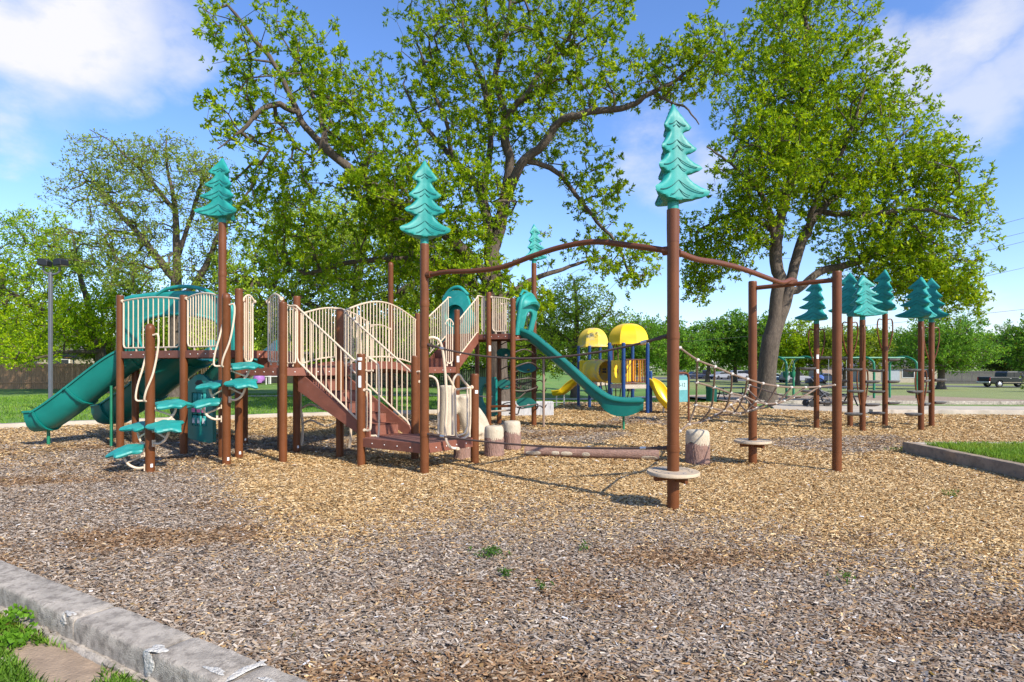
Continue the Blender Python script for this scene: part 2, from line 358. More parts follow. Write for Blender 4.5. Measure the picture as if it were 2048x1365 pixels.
for p, pt, hw, face in ((P3, 446, 0.37, -4), (P9, 488, 0.36, 12), (P17, 527, 0.30, 20)):
    zt = zat(pt, p[1]); post(p, zt, PS)
    m = MB().lathe([(PR+0.004, zt-0.9), (PR+0.007, zt-0.86), (PR+0.004, zt-0.82)], (p[0], p[1], 0), 20); m.build('collar', M['brown'], PS)
    topper(PS, p, zt, {P3: 1.0, P9: 1.11, P17: 0.92}[p], hw, face)
# --- decks
ZL, ZC, ZT, ZS = 1.80, 1.50, 2.30, 0.42
deck(PS, [P1, P2, P3, P5b, P4b, P1b], ZL)
deck(PS, [P4, P5, P7, P6, P5b], ZC)
deck(PS, [P8, P9, P10, P11], ZS, t=0.14)
deck(PS, [P12, P14, P13, P12b], ZC)
deck(PS, [TA, P16, P17, P18], ZT)
deck(PS, [TA, P18, P19b, P19], ZT)
m = MB(); a, b = Vector((*P4, 0))+V*0.5, Vector((*P5b, 0))                    # riser between the two left decks
m.beam(Vector((-4.62, 10.75, 1.61)), Vector((-3.95, 10.62, 1.61)), 0.04, 0.34); m.build('step_riser', M['deck'], PS, smooth=0, bevel=0.006)
# --- railings of the high left deck
railing(PS, P1, P2, 1.86, 2.74, 0.05, 11, zt2=2.70)
railing(PS, P2, P3, 1.86, 2.70, 0.07, 11, zt2=2.70)
railing(PS, P4, (-4.38, 10.17), 1.60, 2.63, 0.10, 4)
railing(PS, P5, (-4.20, 10.08), 1.60, 2.62, 0.10, 5)
railing(PS, P5, P6, 1.58, 2.52, 0.03, 4)
# --- bridge with arched rails
BW = 0.85
A0, B0 = Vector((*P7, 0)), Vector((*P12, 0)); A1, B1 = Vector((*P6, 0)), Vector((*P12b, 0))
br = MB()
for i in range(16):
    t0, t1 = i/16+0.004, (i+1)/16-0.004; arc = lambda t: ZC-0.06+0.17*4*t*(1-t)*0.8
    z0, z1 = arc(t0), arc(t1)
    q = [A0.lerp(B0, t0), A0.lerp(B0, t1), A1.lerp(B1, t1), A1.lerp(B1, t0)]; zz = [z0, z1, z1, z0]
    br.add([p+Z3*(z-0.05) for p, z in zip(q, zz)]+[p+Z3*z for p, z in zip(q, zz)], [(3, 2, 1, 0), (4, 5, 6, 7), (0, 1, 5, 4), (1, 2, 6, 5), (2, 3, 7, 6), (3, 0, 4, 7)])
bro = br.build('bridge', M['deck'], PS, smooth=0)
for (a, b) in ((A0, B0), (A1, B1)):
    s = MB(); s.sweep([(-0.02, -0.09), (0.02, -0.09), (0.02, 0.05), (-0.02, 0.05)], [a.lerp(b, t/12)+Z3*(ZC-0.07+0.17*4*(t/12)*(1-t/12)*0.8) for t in range(13)])
    s.build('bridge_stringer', M['deck'], bro, smooth=30)
def arched_rail(par, a, b, zb0, zt0, zt1, rise, brise, n, name='railing'):
    m = MB(); lo = lambda t: zb0+brise*4*t*(1-t); hi = lambda t: zt0+(zt1-zt0)*t+rise*math.sin(math.pi*t)
    P = lambda t, z: a.lerp(b, t)+Z3*z
    m.tube([P(t/24, hi(t/24)) for t in range(25)], 0.0165, 8); m.tube([P(0.01+0.98*t/24, lo(t/24)) for t in range(25)], 0.0155, 8)
    for i in range(1, n): m.tube([P(i/n, lo(i/n)), P(i/n, hi(i/n))], 0.0105, 6, cap=False)
    m.tube([P(0.01, lo(0)), P(0.01, hi(0))], 0.0155, 8); m.tube([P(0.99, lo(1)), P(0.99, hi(1))], 0.0155, 8)
    return m.build(name, M['tan'], par)
d = (B0-A0).normalized()
arched_rail(PS, A0+d*0.08, B0-d*0.08, 1.56, 2.46, 2.47, 0.26, 0.14, 24)
arched_rail(PS, A1+d*0.08, B1-d*0.08, 1.56, 2.46, 2.47, 0.20, 0.14, 24)
railing(PS, P14, Vector((*P14, 0))-V*0.30-U*0.22, 1.58, 2.45, 0.14, 3, clamp=False)
railing(PS, P12, Vector((*P12, 0))+V*0.35+U*0.08, 1.58, 2.45, 0.14, 3, clamp=False)
railing(PS, P13, P12b, 1.58, 2.40, 0.05, 5)
# --- stairs: stringers, risers and treads, sloping rails
def stairs(par, nt, run, edge, z0, z1, n, rails=None):
    """nt near-top corner, run to the foot, edge across; z1 top, z0 foot"""
    nt, run, edge = Vector((*nt, 0)), Vector((*run, 0)), Vector((*edge, 0)); o = None
    st = MB(); h = (z1-z0)/n
    for i in range(n):
        a = nt+run*(i/n); b = nt+run*((i+1)/n); zt = z1-h*i
        st.add([a+Z3*(zt-h), a+edge+Z3*(zt-h), a+edge+Z3*zt, a+Z3*zt], [(0, 1, 2, 3)])                      # riser
        k = run.normalized()*0.02
        q = [a-k, b, b+edge, a-k+edge]; zz = zt-h
        st.add([p+Z3*(zz-0.03) for p in q]+[p+Z3*zz for p in q], [(3, 2, 1, 0), (4, 5, 6, 7), (0, 1, 5, 4), (1, 2, 6, 5), (2, 3, 7, 6), (3, 0, 4, 7)])
    o = st.build('stairs', M['deck'], par, smooth=0)
    for e in (Vector((0, 0, 0))-edge.normalized()*0.015, edge+edge.normalized()*0.015):
        s = MB(); w = edge.normalized()*0.012; a, b = nt+e, nt+run+e
        q = [a+Z3*(z1-0.36), b+Z3*(z0-0.08), b+Z3*(z0+0.08), b-run*0.02+Z3*(z0+0.13), a+Z3*(z1-0.035)]
        s.add([p-w for p in q]+[p+w for p in q], [(4, 3, 2, 1, 0), (5, 6, 7, 8, 9)]+[(i, (i+1) % 5, 5+(i+1) % 5, 5+i) for i in range(5)])
        s.build('stringer', M['deck'], o, smooth=0, bevel=0.004)
    return o
STN, SRUN, SEDG = (-3.50, 9.72), (1.30, -0.50), (0.53, 0.47)
stairs(PS, STN, SRUN, SEDG, ZS, ZC-0.02, 6)
def stair_rail(par, a, b, za, zb_, hgt, n, lead=0.16, name='stair_railing', tail=0.0):
    """bars between a sloping foot rail and a hand rail, with a level lead-in"""
    a, b = Vector((a[0], a[1], 0)), Vector((b[0], b[1], 0)); m = MB(); d = (b-a).normalized()
    lo = lambda t: za+(zb_-za)*t; P = lambda t, z: a.lerp(b, t)+Z3*z
    top = [P(0, za+hgt)-d*lead+Z3*0.02, P(0, za+hgt)-d*0.03+Z3*0.02, P(0.04, lo(0.04)+hgt)]+[P(t, lo(t)+hgt) for t in (0.3, 0.6, 0.93)]
    top += [P(1.0, lo(1)+hgt+0.015), P(1.0, lo(1)+hgt+0.02)+d*(0.12+tail)]
    m.tube(spline(top, 5), 0.0165, 8)
    m.tube([P(0, lo(0)+hgt), P(0, lo(0)+0.07), P(0.02, lo(0.02)+0.02), P(0.5, lo(0.5)+0.02), P(0.93, lo(0.93)+0.02), P(0.99, lo(1)-0.02), P(1.0, lo(1)+0.06), P(1.0, lo(1)+hgt)], 0.0155, 8)
    for i in range(1, n): m.tube([P(i/n, lo(i/n)+0.02), P(i/n, lo(i/n)+hgt)], 0.0105, 6, cap=False)
    return m.build(name, M['tan'], par)
sn = Vector((*STN, 0)); sr = Vector((*SRUN, 0)); se = Vector((*SEDG, 0)); o_ = se.normalized()*0.04
stair_rail(PS, sn-o_, sn-o_+sr*0.97, ZC+0.10, ZS+0.12, 0.90, 14)
stair_rail(PS, sn+se+o_, sn+se+o_+sr*1.0, ZC+0.10, ZS+0.10, 0.90, 14, tail=0.02)
# upper stairs to the tower, climbing away along V
UN = Vector((*P14, 0)); up_run = V*0.95
up = MB(); h = (ZT-ZC)/4
eu = -U*0.72
for i in range(4):
    a = UN+up_run*(i/4)-U*0.04; b = UN+up_run*((i+1)/4)-U*0.04; z = ZC+h*(i+1)
    up.add([a+Z3*(z-h), a+eu+Z3*(z-h), a+eu+Z3*z, a+Z3*z, b+Z3*z, b+eu+Z3*z], [(0, 1, 2, 3), (3, 2, 5, 4)])
so = up.build('stairs', M['deck'], PS, smooth=0)
for e in (Vector((0, 0, 0)), eu-U*0.05):
    s = MB(); a, b = UN+e, UN+up_run+e; w = U*0.015
    q = [a+Z3*(ZC-0.10), b+Z3*(ZT-0.22), b+Z3*(ZT+0.02), a+Z3*(ZC+0.20)]
    s.add([p-w for p in q]+[p+w for p in q], [(3, 2, 1, 0), (4, 5, 6, 7)]+[(i, (i+1) % 4, 4+(i+1) % 4, 4+i) for i in range(4)]); s.build('stringer', M['deck'], so, smooth=0, bevel=0.004)
stair_rail(PS, UN+V*0.08, UN+up_run, ZC+0.22, ZT+0.05, 0.86, 10, lead=0.0, tail=0.06)
stair_rail(PS, UN+eu-U*0.05-V*0.30, UN+up_run*0.85+eu-U*0.05, ZC+0.10, ZT+0.0, 0.90, 12, lead=0.0)
# tower railings
railing(PS, P15, P16, ZT+0.06, ZT+0.90, 0.02, 8, zt2=ZT+0.82)
railing(PS, TA, P15, ZT+0.06, ZT+0.92, 0.0, 4, clamp=False)
railing(PS, P18, P17, ZT+0.06, ZT+0.85, 0.02, 9)
# hand loops round the low landing
e8, e9, e10, e11 = [Vector((*p, 0)) for p in (P8, P9, P10, P11)]
bent(PS, [e8+Vector((0.05, -0.02, 1.16)), e8+Vector((0.13, -0.05, 1.16)), e8+Vector((0.16, -0.06, 1.08)), e8+Vector((0.16, -0.06, 0.62)), e8+Vector((0.13, -0.05, 0.54)), e8+Vector((0.05, -0.02, 0.54))], 0.019)
bent(PS, [e8+Vector((0.10, 0.10, 1.66)), e8+Vector((0.22, 0.10, 1.57)), e8+Vector((0.25, 0.10, 1.42)), e8+Vector((0.25, 0.10, 0.5)), e8+Vector((0.2, 0.1, 0.44)), e8+Vector((0.08, 0.1, 0.44))], 0.0165)
bent(PS, [e11+Vector((0.07, 0, 1.27)), e11+Vector((0.2, 0.04, 1.36)), e11+Vector((0.33, 0.05, 1.32)), e11+Vector((0.38, 0.05, 1.15)), e11+Vector((0.38, 0.05, 0.75)), e11+Vector((0.38, 0.05, 0.42))], 0.018)
q = e9+Vector((0.03, 0.05, 0))
bent(PS, [q+Z3*1.93, q+Vector((0.10, 0.02, 1.94)), q+Vector((0.19, 0.05, 1.86)), q+Vector((0.24, 0.08, 1.55)), q+Vector((0.27, 0.1, 1.0)), q+Vector((0.25, 0.1, 0.55)), q+Vector((0.31, 0.12, 0.36)), q+Vector((0.42, 0.16, 0.32))], 0.021)
m = MB()                                                                       # entry barrier beside P10
ax = (e9-e10).normalized(); B = lambda s, z: e10+ax*s+Z3*z
m.tube(spline([B(0.05, 1.20), B(0.22, 1.19), B(0.40, 1.18), B(0.46, 1.24), B(0.55, 1.36), B(0.62, 1.42)], 5), 0.018, 8)
m.tube(spline([B(0.12, 1.20), B(0.24, 1.30), B(0.34, 1.40), B(0.44, 1.34), B(0.47, 1.15), B(0.47, 0.8), B(0.47, 0.5)], 5), 0.018, 8)
m.tube(spline([B(0.42, 1.18), B(0.41, 0.8), B(0.40, 0.52), B(0.34, 0.43), B(0.20, 0.44), B(0.12, 0.52), B(0.10, 0.8), B(0.10, 1.19)], 5), 0.018, 8)
m.tube([B(0.16, 1.19), B(0.16, 0.6), B(0.22, 0.50), B(0.36, 0.48)], 0.014, 8)
m.lathe([(0.03, -0.02), (0.036, 0), (0.03, 0.02)], B(0.07, 1.2), 12, axis=(Z3, ax.cross(Z3), ax)); m.build('entry_barrier', M['tan'], PS)
# --- moulded slides
def trough(w, h, t=0.03, n=9):
    """U section, hollow upwards"""
    o_, i_ = [], []
    for k in range(n+1):
        a = math.pi+math.pi*k/n
        o_.append((w/2*math.copysign(abs(math.cos(a))**0.75, math.cos(a)), h*(1-abs(math.sin(a))**0.9)))
    for x, z in reversed(o_): i_.append((x*(1-2*t/w), z+t*(1 if abs(x) < w*0.45 else 0)))
    return [(-w/2-0.03, h-0.01)]+[(x, z) for x, z in o_]+[(w/2+0.03, h-0.01), (w/2+0.03, h+0.025)]+[(w/2-t, h+0.025)]+i_[1:-1]+[(-w/2+t, h+0.025), (-w/2-0.03, h+0.025)]
def slide(par, path, w, h, mat, flange=(), label=None, legs=(), legmat='green'):
    L = spline(path, 6); m = MB(); m.sweep(trough(w, h), L)
    for f in flange:
        i = int(f*(len(L)-1)); a, b = L[i], L[min(i+1, len(L)-1)]; dd = (b-a).normalized()*0.02
        sc = [(x*1.13, z*1.04-0.03) for x, z in trough(w, h)]; m.sweep(sc, [L[i]-dd, L[i]+dd])
    o = m.build('slide', M[mat], par, smooth=50, label=label)
    for (x, y, z) in legs:
        MB().lathe([(0.03, -0.2), (0.03, z)], (x, y, 0), 12).build('support_leg', M[legmat], o)
    return o
s1 = slide(PS, [(-7.05, 11.62, 1.62), (-7.5, 11.55, 1.36), (-8.2, 11.5, 0.80), (-8.66, 11.45, 0.44), (-8.92, 11.42, 0.29), (-9.16, 11.4, 0.26)], 0.68, 0.40, 'slide', (0.12, 0.42, 0.78), 'left straight teal slide with rib flanges', ((-8.98, 11.43, 0.3), (-7.67, 11.3, 1.15)))
s2 = slide(PS, [(-6.2, 12.0, 1.62), (-6.7, 12.25, 1.35), (-7.6, 12.6, 0.80), (-8.3, 12.85, 0.42), (-8.65, 12.95, 0.26), (-8.95, 13.05, 0.24)], 0.74, 0.44, 'slide', (0.1, 0.4, 0.75), 'shaded teal slide behind the left deck', ((-8.6, 12.95, 0.3),))
s3 = slide(PS, [(-4.9, 11.6, 1.62), (-5.3, 11.95, 1.40), (-6.0, 12.45, 0.95), (-6.7, 12.95, 0.50), (-7.1, 13.2, 0.26), (-7.4, 13.4, 0.24)], 0.74, 0.44, 'slide', (0.1, 0.45, 0.8), 'dark teal slide behind the panel', ((-7.0, 13.15, 0.3),))
# hood over the left slides: arched sheet with a wide opening
c0 = Vector((-7.46, 11.52, 0)); c1 = Vector((-5.25, 11.15, 0)); hx = (c1-c0).normalized(); Lh = (c1-c0).length; hn = hx.cross(Z3)
hd = MB(); nseg = 28
def hood_sheet(hd, c0, hx, hn, zb, outer, inner, t=0.05, depth=0.0, n=28):
    """band between two outline curves (s,z), given thickness and a rolled edge"""
    vs = []; fs = []
    for k in range(n+1):
        q = k/n; a, b = outer(q), inner(q)
        for (s, z), off in ((a, -t), (b, -t*0.6), (b, t*0.6), (a, t)):
            vs.append(c0+hx*s+Z3*(zb+z)+hn*(off+depth*math.sin(math.pi*q)))
    for k in range(n): fs += [(k*4+j, k*4+(j+1) % 4, (k+1)*4+(j+1) % 4, (k+1)*4+j) for j in range(4)]
    fs += [(0, 1, 2, 3), (n*4+3, n*4+2, n*4+1, n*4)]; hd.add(vs, fs)
    hd.tube([c0+hx*outer(k/n)[0]+Z3*(zb+outer(k/n)[1])+hn*depth*math.sin(math.pi*k/n) for k in range(n+1)], t*1.05, 8)
    hd.tube([c0+hx*inner(k/n)[0]+Z3*(zb+inner(k/n)[1])+hn*depth*math.sin(math.pi*k/n) for k in range(n+1)], t*0.8, 8)
def path2(pts):
    P = [Vector((a, b, 0)) for a, b in pts]; L = spline(P, 8); cum = [0]
    for i in range(1, len(L)): cum.append(cum[-1]+(L[i]-L[i-1]).length)
    def f(q):
        d = q*cum[-1]
        for i in range(1, len(L)):
            if cum[i] >= d-1e-9:
                t = (d-cum[i-1])/max(1e-9, cum[i]-cum[i-1]); p = L[i-1].lerp(L[i], t); return (p.x, p.y)
        return (L[-1].x, L[-1].y)
    return f
hood_sheet(hd, c0, hx, hn, ZL, path2([(0, 0), (0, 0.55), (0.02, 0.98), (0.35, 1.04), (0.9, 1.08), (1.4, 1.08), (1.9, 1.02), (2.24, 0.86), (2.27, 0.5), (2.27, 0)]), path2([(0.24, 0), (0.25, 0.4), (0.45, 0.62), (0.8, 0.70), (1.2, 0.72), (1.6, 0.68), (1.95, 0.58), (2.05, 0.35), (2.06, 0)]), 0.06, 0.18)
hd.tube([c0+hx*s+Z3*(ZL+z)+hn*0.22 for s, z in [path2([(0.75, 1.05), (1.0, 1.18), (1.35, 1.22), (1.75, 1.16), (2.1, 0.98)])(k/14) for k in range(15)]], 0.035, 8)
for s in (0.55, 1.25, 1.85): hd.tube([c0+hx*s+Z3*ZL+hn*0.12, c0+hx*s+Z3*(ZL+0.22)+hn*0.12], 0.07, 8)
hd.build('slide_hood', M['teal'], PS, smooth=60)
# right open slide
sr_path = [(0.12, 14.72, 2.22), (0.42, 14.62, 2.12), (1.30, 14.48, 1.37), (1.86, 14.38, 0.86), (2.28, 14.30, 0.58), (2.70, 14.24, 0.50), (3.14, 14.18, 0.50)]
s4 = slide(PS, sr_path, 0.58, 0.22, 'slide', (), 'long straight teal slide off the tower', ((2.69, 14.22, 0.5),))
mm = MB(); L4 = spline(sr_path, 6)
mm.sweep([(-0.035, 0.05), (0.0, 0.075), (0.035, 0.05)], L4, closed=False)
for sg_ in (-1, 1): mm.sweep([(sg_*0.30+x_, z_) for x_, z_ in ((-0.035, 0.17), (0.035, 0.17), (0.045, 0.20), (0.03, 0.25), (-0.03, 0.25), (-0.045, 0.20))], L4)
vs = []; fs = []; L5 = L4[-20:]
for i, p in enumerate(L5):                                                     # belly that thickens towards the exit
    sd_, u_ = frame_of(L5[min(i+1, len(L5)-1)]-L5[max(i-1, 0)]); q_ = i/(len(L5)-1); dp = 0.02+0.17*math.sin(math.pi*min(1, max(0, (q_-0.25)/0.75))**0.9)
    vs += [p+sd_*x_+u_*z_ for x_, z_ in ((-0.27, 0.12), (-0.25, 0.02), (-0.20, -dp), (0.20, -dp), (0.25, 0.02), (0.27, 0.12))]
for i in range(len(L5)-1): fs += [(i*6+k, (i+1)*6+k, (i+1)*6+(k+1) % 6, i*6+(k+1) % 6) for k in range(6)]
fs += [tuple(range(6)), tuple((len(L5)-1)*6+k for k in range(5, -1, -1))]; mm.add(vs, fs)
mm.build('slide_rim', M['slide'], s4, smooth=50)
MB().lathe([(0.03, -0.2), (0.03, 1.75)], (0.78, 14.55, 0), 10).build('support_leg', pmat('pale_brown_leg', (0.25, 0.17, 0.12), 0.5), s4)
# hood of the right slide: two legs, a bulging brow with a hand hole
hd = MB(); cc = Vector((0.10, 14.30, 0)); ex = V; en = U
hood_sheet(hd, cc, ex, en, ZT-0.02, path2([(0, 0), (-0.02, 0.5), (0.03, 0.84), (0.28, 0.99), (0.55, 0.99), (0.80, 0.84), (0.86, 0.5), (0.84, 0)]), path2([(0.2, 0), (0.2, 0.3), (0.22, 0.5), (0.34, 0.6), (0.5, 0.6), (0.62, 0.5), (0.64, 0.3), (0.64, 0)]), 0.055, 0.16)
vs = []; fs = []; n = 16
for k_ in range(n+1):                                                          # brow
    q = k_/n; a = math.pi*q; s = 0.42-0.44*math.cos(a)
    for j, (off, zz) in enumerate(((0.0, 0.70+0.29*math.sin(a)), (0.16, 0.74+0.25*math.sin(a)), (0.36, 0.62+0.18*math.sin(a)), (0.33, 0.56+0.18*math.sin(a)), (0.14, 0.60+0.16*math.sin(a)), (0.0, 0.58+0.12*math.sin(a)))):
        vs.append(cc+ex*s+en*(off*math.sin(a)**0.5 if a > 0 and a < math.pi else 0)+Z3*(ZT+zz))
for k_ in range(n): fs += [(k_*6+j, k_*6+(j+1) % 6, (k_+1)*6+(j+1) % 6, (k_+1)*6+j) for j in range(6)]
hd.add(vs, fs); hd.tube([cc+ex*s+Z3*(ZT+z)+en*0.06 for s, z in ((0.1, 0.93), (0.25, 1.07), (0.45, 1.07), (0.62, 0.95))], 0.035, 8)
hd.build('slide_hood', M['teal'], PS, smooth=60)
# tube-slide entrance at the back of the tower: panel with a round hole, and the tube going down behind
pc = Vector((-1.52, 16.05, ZT+0.55)); px_ = U; out = -V
pan = MB(); ring = 40; vs = []; fs = []
def panel_out(a):
    c, s = math.cos(a), math.sin(a); w, hh = 0.46, 0.62
    kx = (abs(c/w)**3+abs(s/hh)**3)**(-1/3); return (c*kx, s*kx+0.10*max(0, s)**3)
for i in range(ring):
    a = 2*math.pi*i/ring; ox, oz = panel_out(a); r = 0.31
    for (x, z, off) in ((ox, oz, -0.05), (r*math.cos(a), r*math.sin(a)+0.02, -0.09), (r*math.cos(a), r*math.sin(a)+0.02, 0.05), (ox, oz, 0.05)):
        vs.append(pc+px_*x+Z3*z-out*(-off) if False else pc+px_*x+Z3*z+out*(-off))
for i in range(ring):
    j = (i+1) % ring; fs += [(i*4+q, i*4+(q+1) % 4, j*4+(q+1) % 4, j*4+q) for q in range(4)]
pan.add(vs, fs); pan.tube(spline([pc+px_*-0.42+Z3*0.48, pc+px_*-0.2+Z3*0.74, pc+px_*0.1+Z3*0.80, pc+px_*0.38+Z3*0.58], 5), 0.05, 8)
ts = pan.build('tube_slide', M['teal'], PS, smooth=50, label='round-mouthed tube slide entrance at the tower')
tb = MB(); tp = spline([pc+V*0.05, pc+V*0.35-Z3*0.05, pc+V*0.6-U*0.25-Z3*0.2, pc+V*0.75-U*0.55-Z3*0.45, pc+V*0.8-U*0.7-Z3*0.75], 6)
tb.tube(tp, 0.36, 20); tb.build('tube', M['slide'], ts, smooth=60)
# --- activity panel with turning cylinders under the left deck
ap = Vector((-5.47, 10.38, 0)); ax = (Vector((*P3, 0))-Vector((*P2, 0))).normalized(); an = ax.cross(Z3)
pn = MB()
outline = [(-0.30, 0.22), (-0.31, 0.9), (-0.34, 1.12), (-0.33, 1.17), (-0.20, 1.23), (-0.10, 1.30), (0.0, 1.325), (0.10, 1.30), (0.20, 1.23), (0.30, 1.18), (0.31, 1.12), (0.30, 0.9), (0.31, 0.15), (0.22, 0.13), (-0.2, 0.17)]
pc0 = ap+Z3*0.06; outline = [(x*1.12, z) for x, z in outline]
def panel_frame(pn, outl, hole, o, X, Y, Z, t, n=44):
    """plate with one hole: outline and hole sampled by angle about the hole centre"""
    cx = sum(p[0] for p in hole)/len(hole); cy = sum(p[1] for p in hole)/len(hole)
    def ray(poly, a):
        best = 0; dx, dy = math.cos(a), math.sin(a)
        for i in range(len(poly)):
            x1, y1 = poly[i][0]-cx, poly[i][1]-cy; x2, y2 = poly[(i+1) % len(poly)][0]-cx, poly[(i+1) % len(poly)][1]-cy
            den = dx*(y2-y1)-dy*(x2-x1)
            if abs(den) < 1e-9: continue
            tt = (x1*(y2-y1)-y1*(x2-x1))/den; ss = (x1*dy-y1*dx)/den
            if tt > 0 and -1e-6 <= ss <= 1+1e-6: best = max(best, tt)
        return (cx+dx*best, cy+dy*best)
    angs = sorted(set([2*math.pi*i/n for i in range(n)]+[math.atan2(p[1]-cy, p[0]-cx) % (2*math.pi) for p in list(outl)+list(hole)])); vs = []; fs = []; L = len(angs)
    for a in angs:
        (ox, oy), (hx_, hy) = ray(outl, a), ray(hole, a)
        vs += [o+X*ox+Y*oy+Z*t/2, o+X*hx_+Y*hy+Z*t/2, o+X*hx_+Y*hy-Z*t/2, o+X*ox+Y*oy-Z*t/2]
    for i in range(L):
        j = (i+1) % L; fs += [(i*4+q, i*4+(q+1) % 4, j*4+(q+1) % 4, j*4+q) for q in range(4)]
    pn.add(vs, fs)
panel_frame(pn, outline, [(-0.20, 0.42), (0.20, 0.42), (0.20, 1.0), (-0.20, 1.0)], pc0, ax, Z3, an, 0.07)
pn.slab([(-0.21, 0.41), (0.21, 0.41), (0.21, 1.01), (-0.21, 1.01)], pc0-an*0.05, ax, Z3, an, 0.01, 1)
pn.slab([(-0.12, 1.16), (-0.05, 1.22), (0.05, 1.22), (0.12, 1.16), (0.06, 1.13), (-0.06, 1.13)], pc0+an*0.034, ax, Z3, an, 0.006, 1)
po = pn.build('activity_panel', [M['slide'], M['black']], PS, smooth=30, bevel=0.008, label='teal panel of turning cylinders under the deck')
for i in range(3):
    for j in range(3):
        c = pc0+ax*(-0.13+0.13*i)+Z3*(0.51+0.195*j)
        t = MB().lathe([(0.045, -0.088), (0.05, -0.082), (0.05, 0.082), (0.045, 0.088)], c, 16)
        t.slab([(-0.042, -0.05), (0.042, -0.05), (0.042, 0.05), (-0.042, 0.05)] if j == 1 else [(-0.03, -0.05), (-0.018, 0.05), (0.0, -0.01), (0.018, 0.045), (0.03, -0.05), (0.015, -0.045), (0.0, -0.03), (-0.014, -0.045)], c+an*0.052, ax, Z3, an, 0.006, 1) if j < 2 else None
        t.build('cylinder_tile', [M['teal'], M['pink'] if j == 1 else M['white']], po)
# --- tower understorey: round window panel, bench, twig climber with leaf pads
wx = Vector((0.78, -0.62, 0)).normalized(); wn = wx.cross(Z3); wc = Vector((-0.62, 14.95, 0.0))
wp = MB(); circ = [(0.19*math.cos(2*math.pi*k/24), 0.78+0.30*math.sin(2*math.pi*k/24)) for k in range(24)]
panel_frame(wp, [(-0.30, 0.3), (-0.30, 1.15), (-0.26, 1.24), (0.26, 1.24), (0.30, 1.15), (0.30, 0.3), (0.22, 0.25), (-0.22, 0.25)], circ, wc, wx, Z3, wn, 0.08)
wpo = wp.build('window_panel', M['slide'], PS, smooth=30, bevel=0.008)
x_ = MB(); x_.tube([wc+Z3*1.0+wn*0.03, wc+Z3*0.3+wn*0.03], 0.017, 8); x_.tube([wc-wx*0.25+Z3*0.75+wn*0.03, wc+wx*0.2+Z3*0.75+wn*0.03], 0.017, 8); x_.build('cross_bar', M['tan'], wpo)
bn = MB(); e15, e16 = Vector((*P15, 0)), Vector((*P16, 0)); bn.beam(e15+Z3*0.52+V*0.1, e16+Z3*0.56+V*0.1, 0.24, 0.05); bno = bn.build('bench', M['brown'], PS, smooth=0, bevel=0.01)
bb = MB(); bb.tube([e15+Z3*0.40+V*0.02, e16+Z3*0.46+V*0.02], 0.022, 8); bb.build('bench_rail', M['tan'], bno)
def twig_climber():
    m = MB(); r = random.Random(3); cent = Vector((0.32, 15.0, 0))
    for zi, z in enumerate((0.45, 0.85, 1.1, 1.4, 1.75, 2.05)):
        for s in (-1, 1):
            a = Vector((*P16, z+0.08*s)); b = Vector((*P17, z-0.05*s)); k = [a]
            for t in (0.25, 0.45, 0.62, 0.8): k.append(a.lerp(b, t)+Vector((0.25*s*math.sin(math.pi*t)+r.uniform(-.08, .08), -0.1*s, r.uniform(-.06, .09)+0.10*s*math.sin(math.pi*t))))
            k.append(b); m.tube(spline(k, 4), 0.017, 6)
        a = Vector((*P17, z)); m.tube(spline([a, a+Vector((0.15, -0.1, 0.06)), a+Vector((0.24, -0.2, 0.0)), a+Vector((0.3, -0.28, 0.1))], 3), 0.014, 6)
        a = Vector((*P18, z)); b = Vector((*P17, z+0.04)); m.tube(spline([a, a.lerp(b, .3)+Z3*0.1, a.lerp(b, .6)-Z3*0.05, b], 4), 0.015, 6)
    o = m.build('twig_climber', pmat('dark_brown_twig', (0.06, 0.035, 0.025), 0.5), PS)
    for cx_, cy_, z, w in ((0.36, 14.75, 0.60, 0.26), (0.36, 14.8, 1.47, 0.26), (-0.18, 14.9, 1.05, 0.2), (-0.2, 15.1, 1.85, 0.2)):
        p = MB(); pts = [(w*math.cos(2*math.pi*k/20), 0.13*math.sin(2*math.pi*k/20)*(1 if math.cos(2*math.pi*k/20) < .7 else .8)) for k in range(20)]
        hole = [(0.06+0.045*math.cos(2*math.pi*k/12), -0.055+0.03*math.sin(2*math.pi*k/12)) for k in range(12)]
        panel_frame(p, pts, hole, Vector((cx_, cy_, z)), Vector((0.93, -0.2, -0.05)).normalized(), Vector((0.05, 0.35, 0.9)).normalized(), Vector((-0.2, -0.9, 0.36)).normalized(), 0.03)
        p.build('leaf_pad', M['dkgreen'], o, smooth=30)
twig_climber()
# branch-like tan climber behind the middle deck
m = MB(); 
for x, y, h in ((-4.0, 11.2, 1.45), (-3.05, 11.05, 1.15)):
    m.tube(spline([(x, y, -0.1), (x+0.03, y, 0.4), (x-0.02, y, 0.8), (x+0.02, y, h)], 4), 0.026, 8)
for z in (0.42, 0.72, 1.05): m.tube(spline([(-4.0, 11.2, z), (-3.8, 11.15, z+0.08), (-3.5, 11.1, z-0.02), (-3.25, 11.08, z+0.07), (-3.05, 11.05, z+0.02)], 4), 0.02, 8)
m.build('branch_climber', M['tan'], PS)
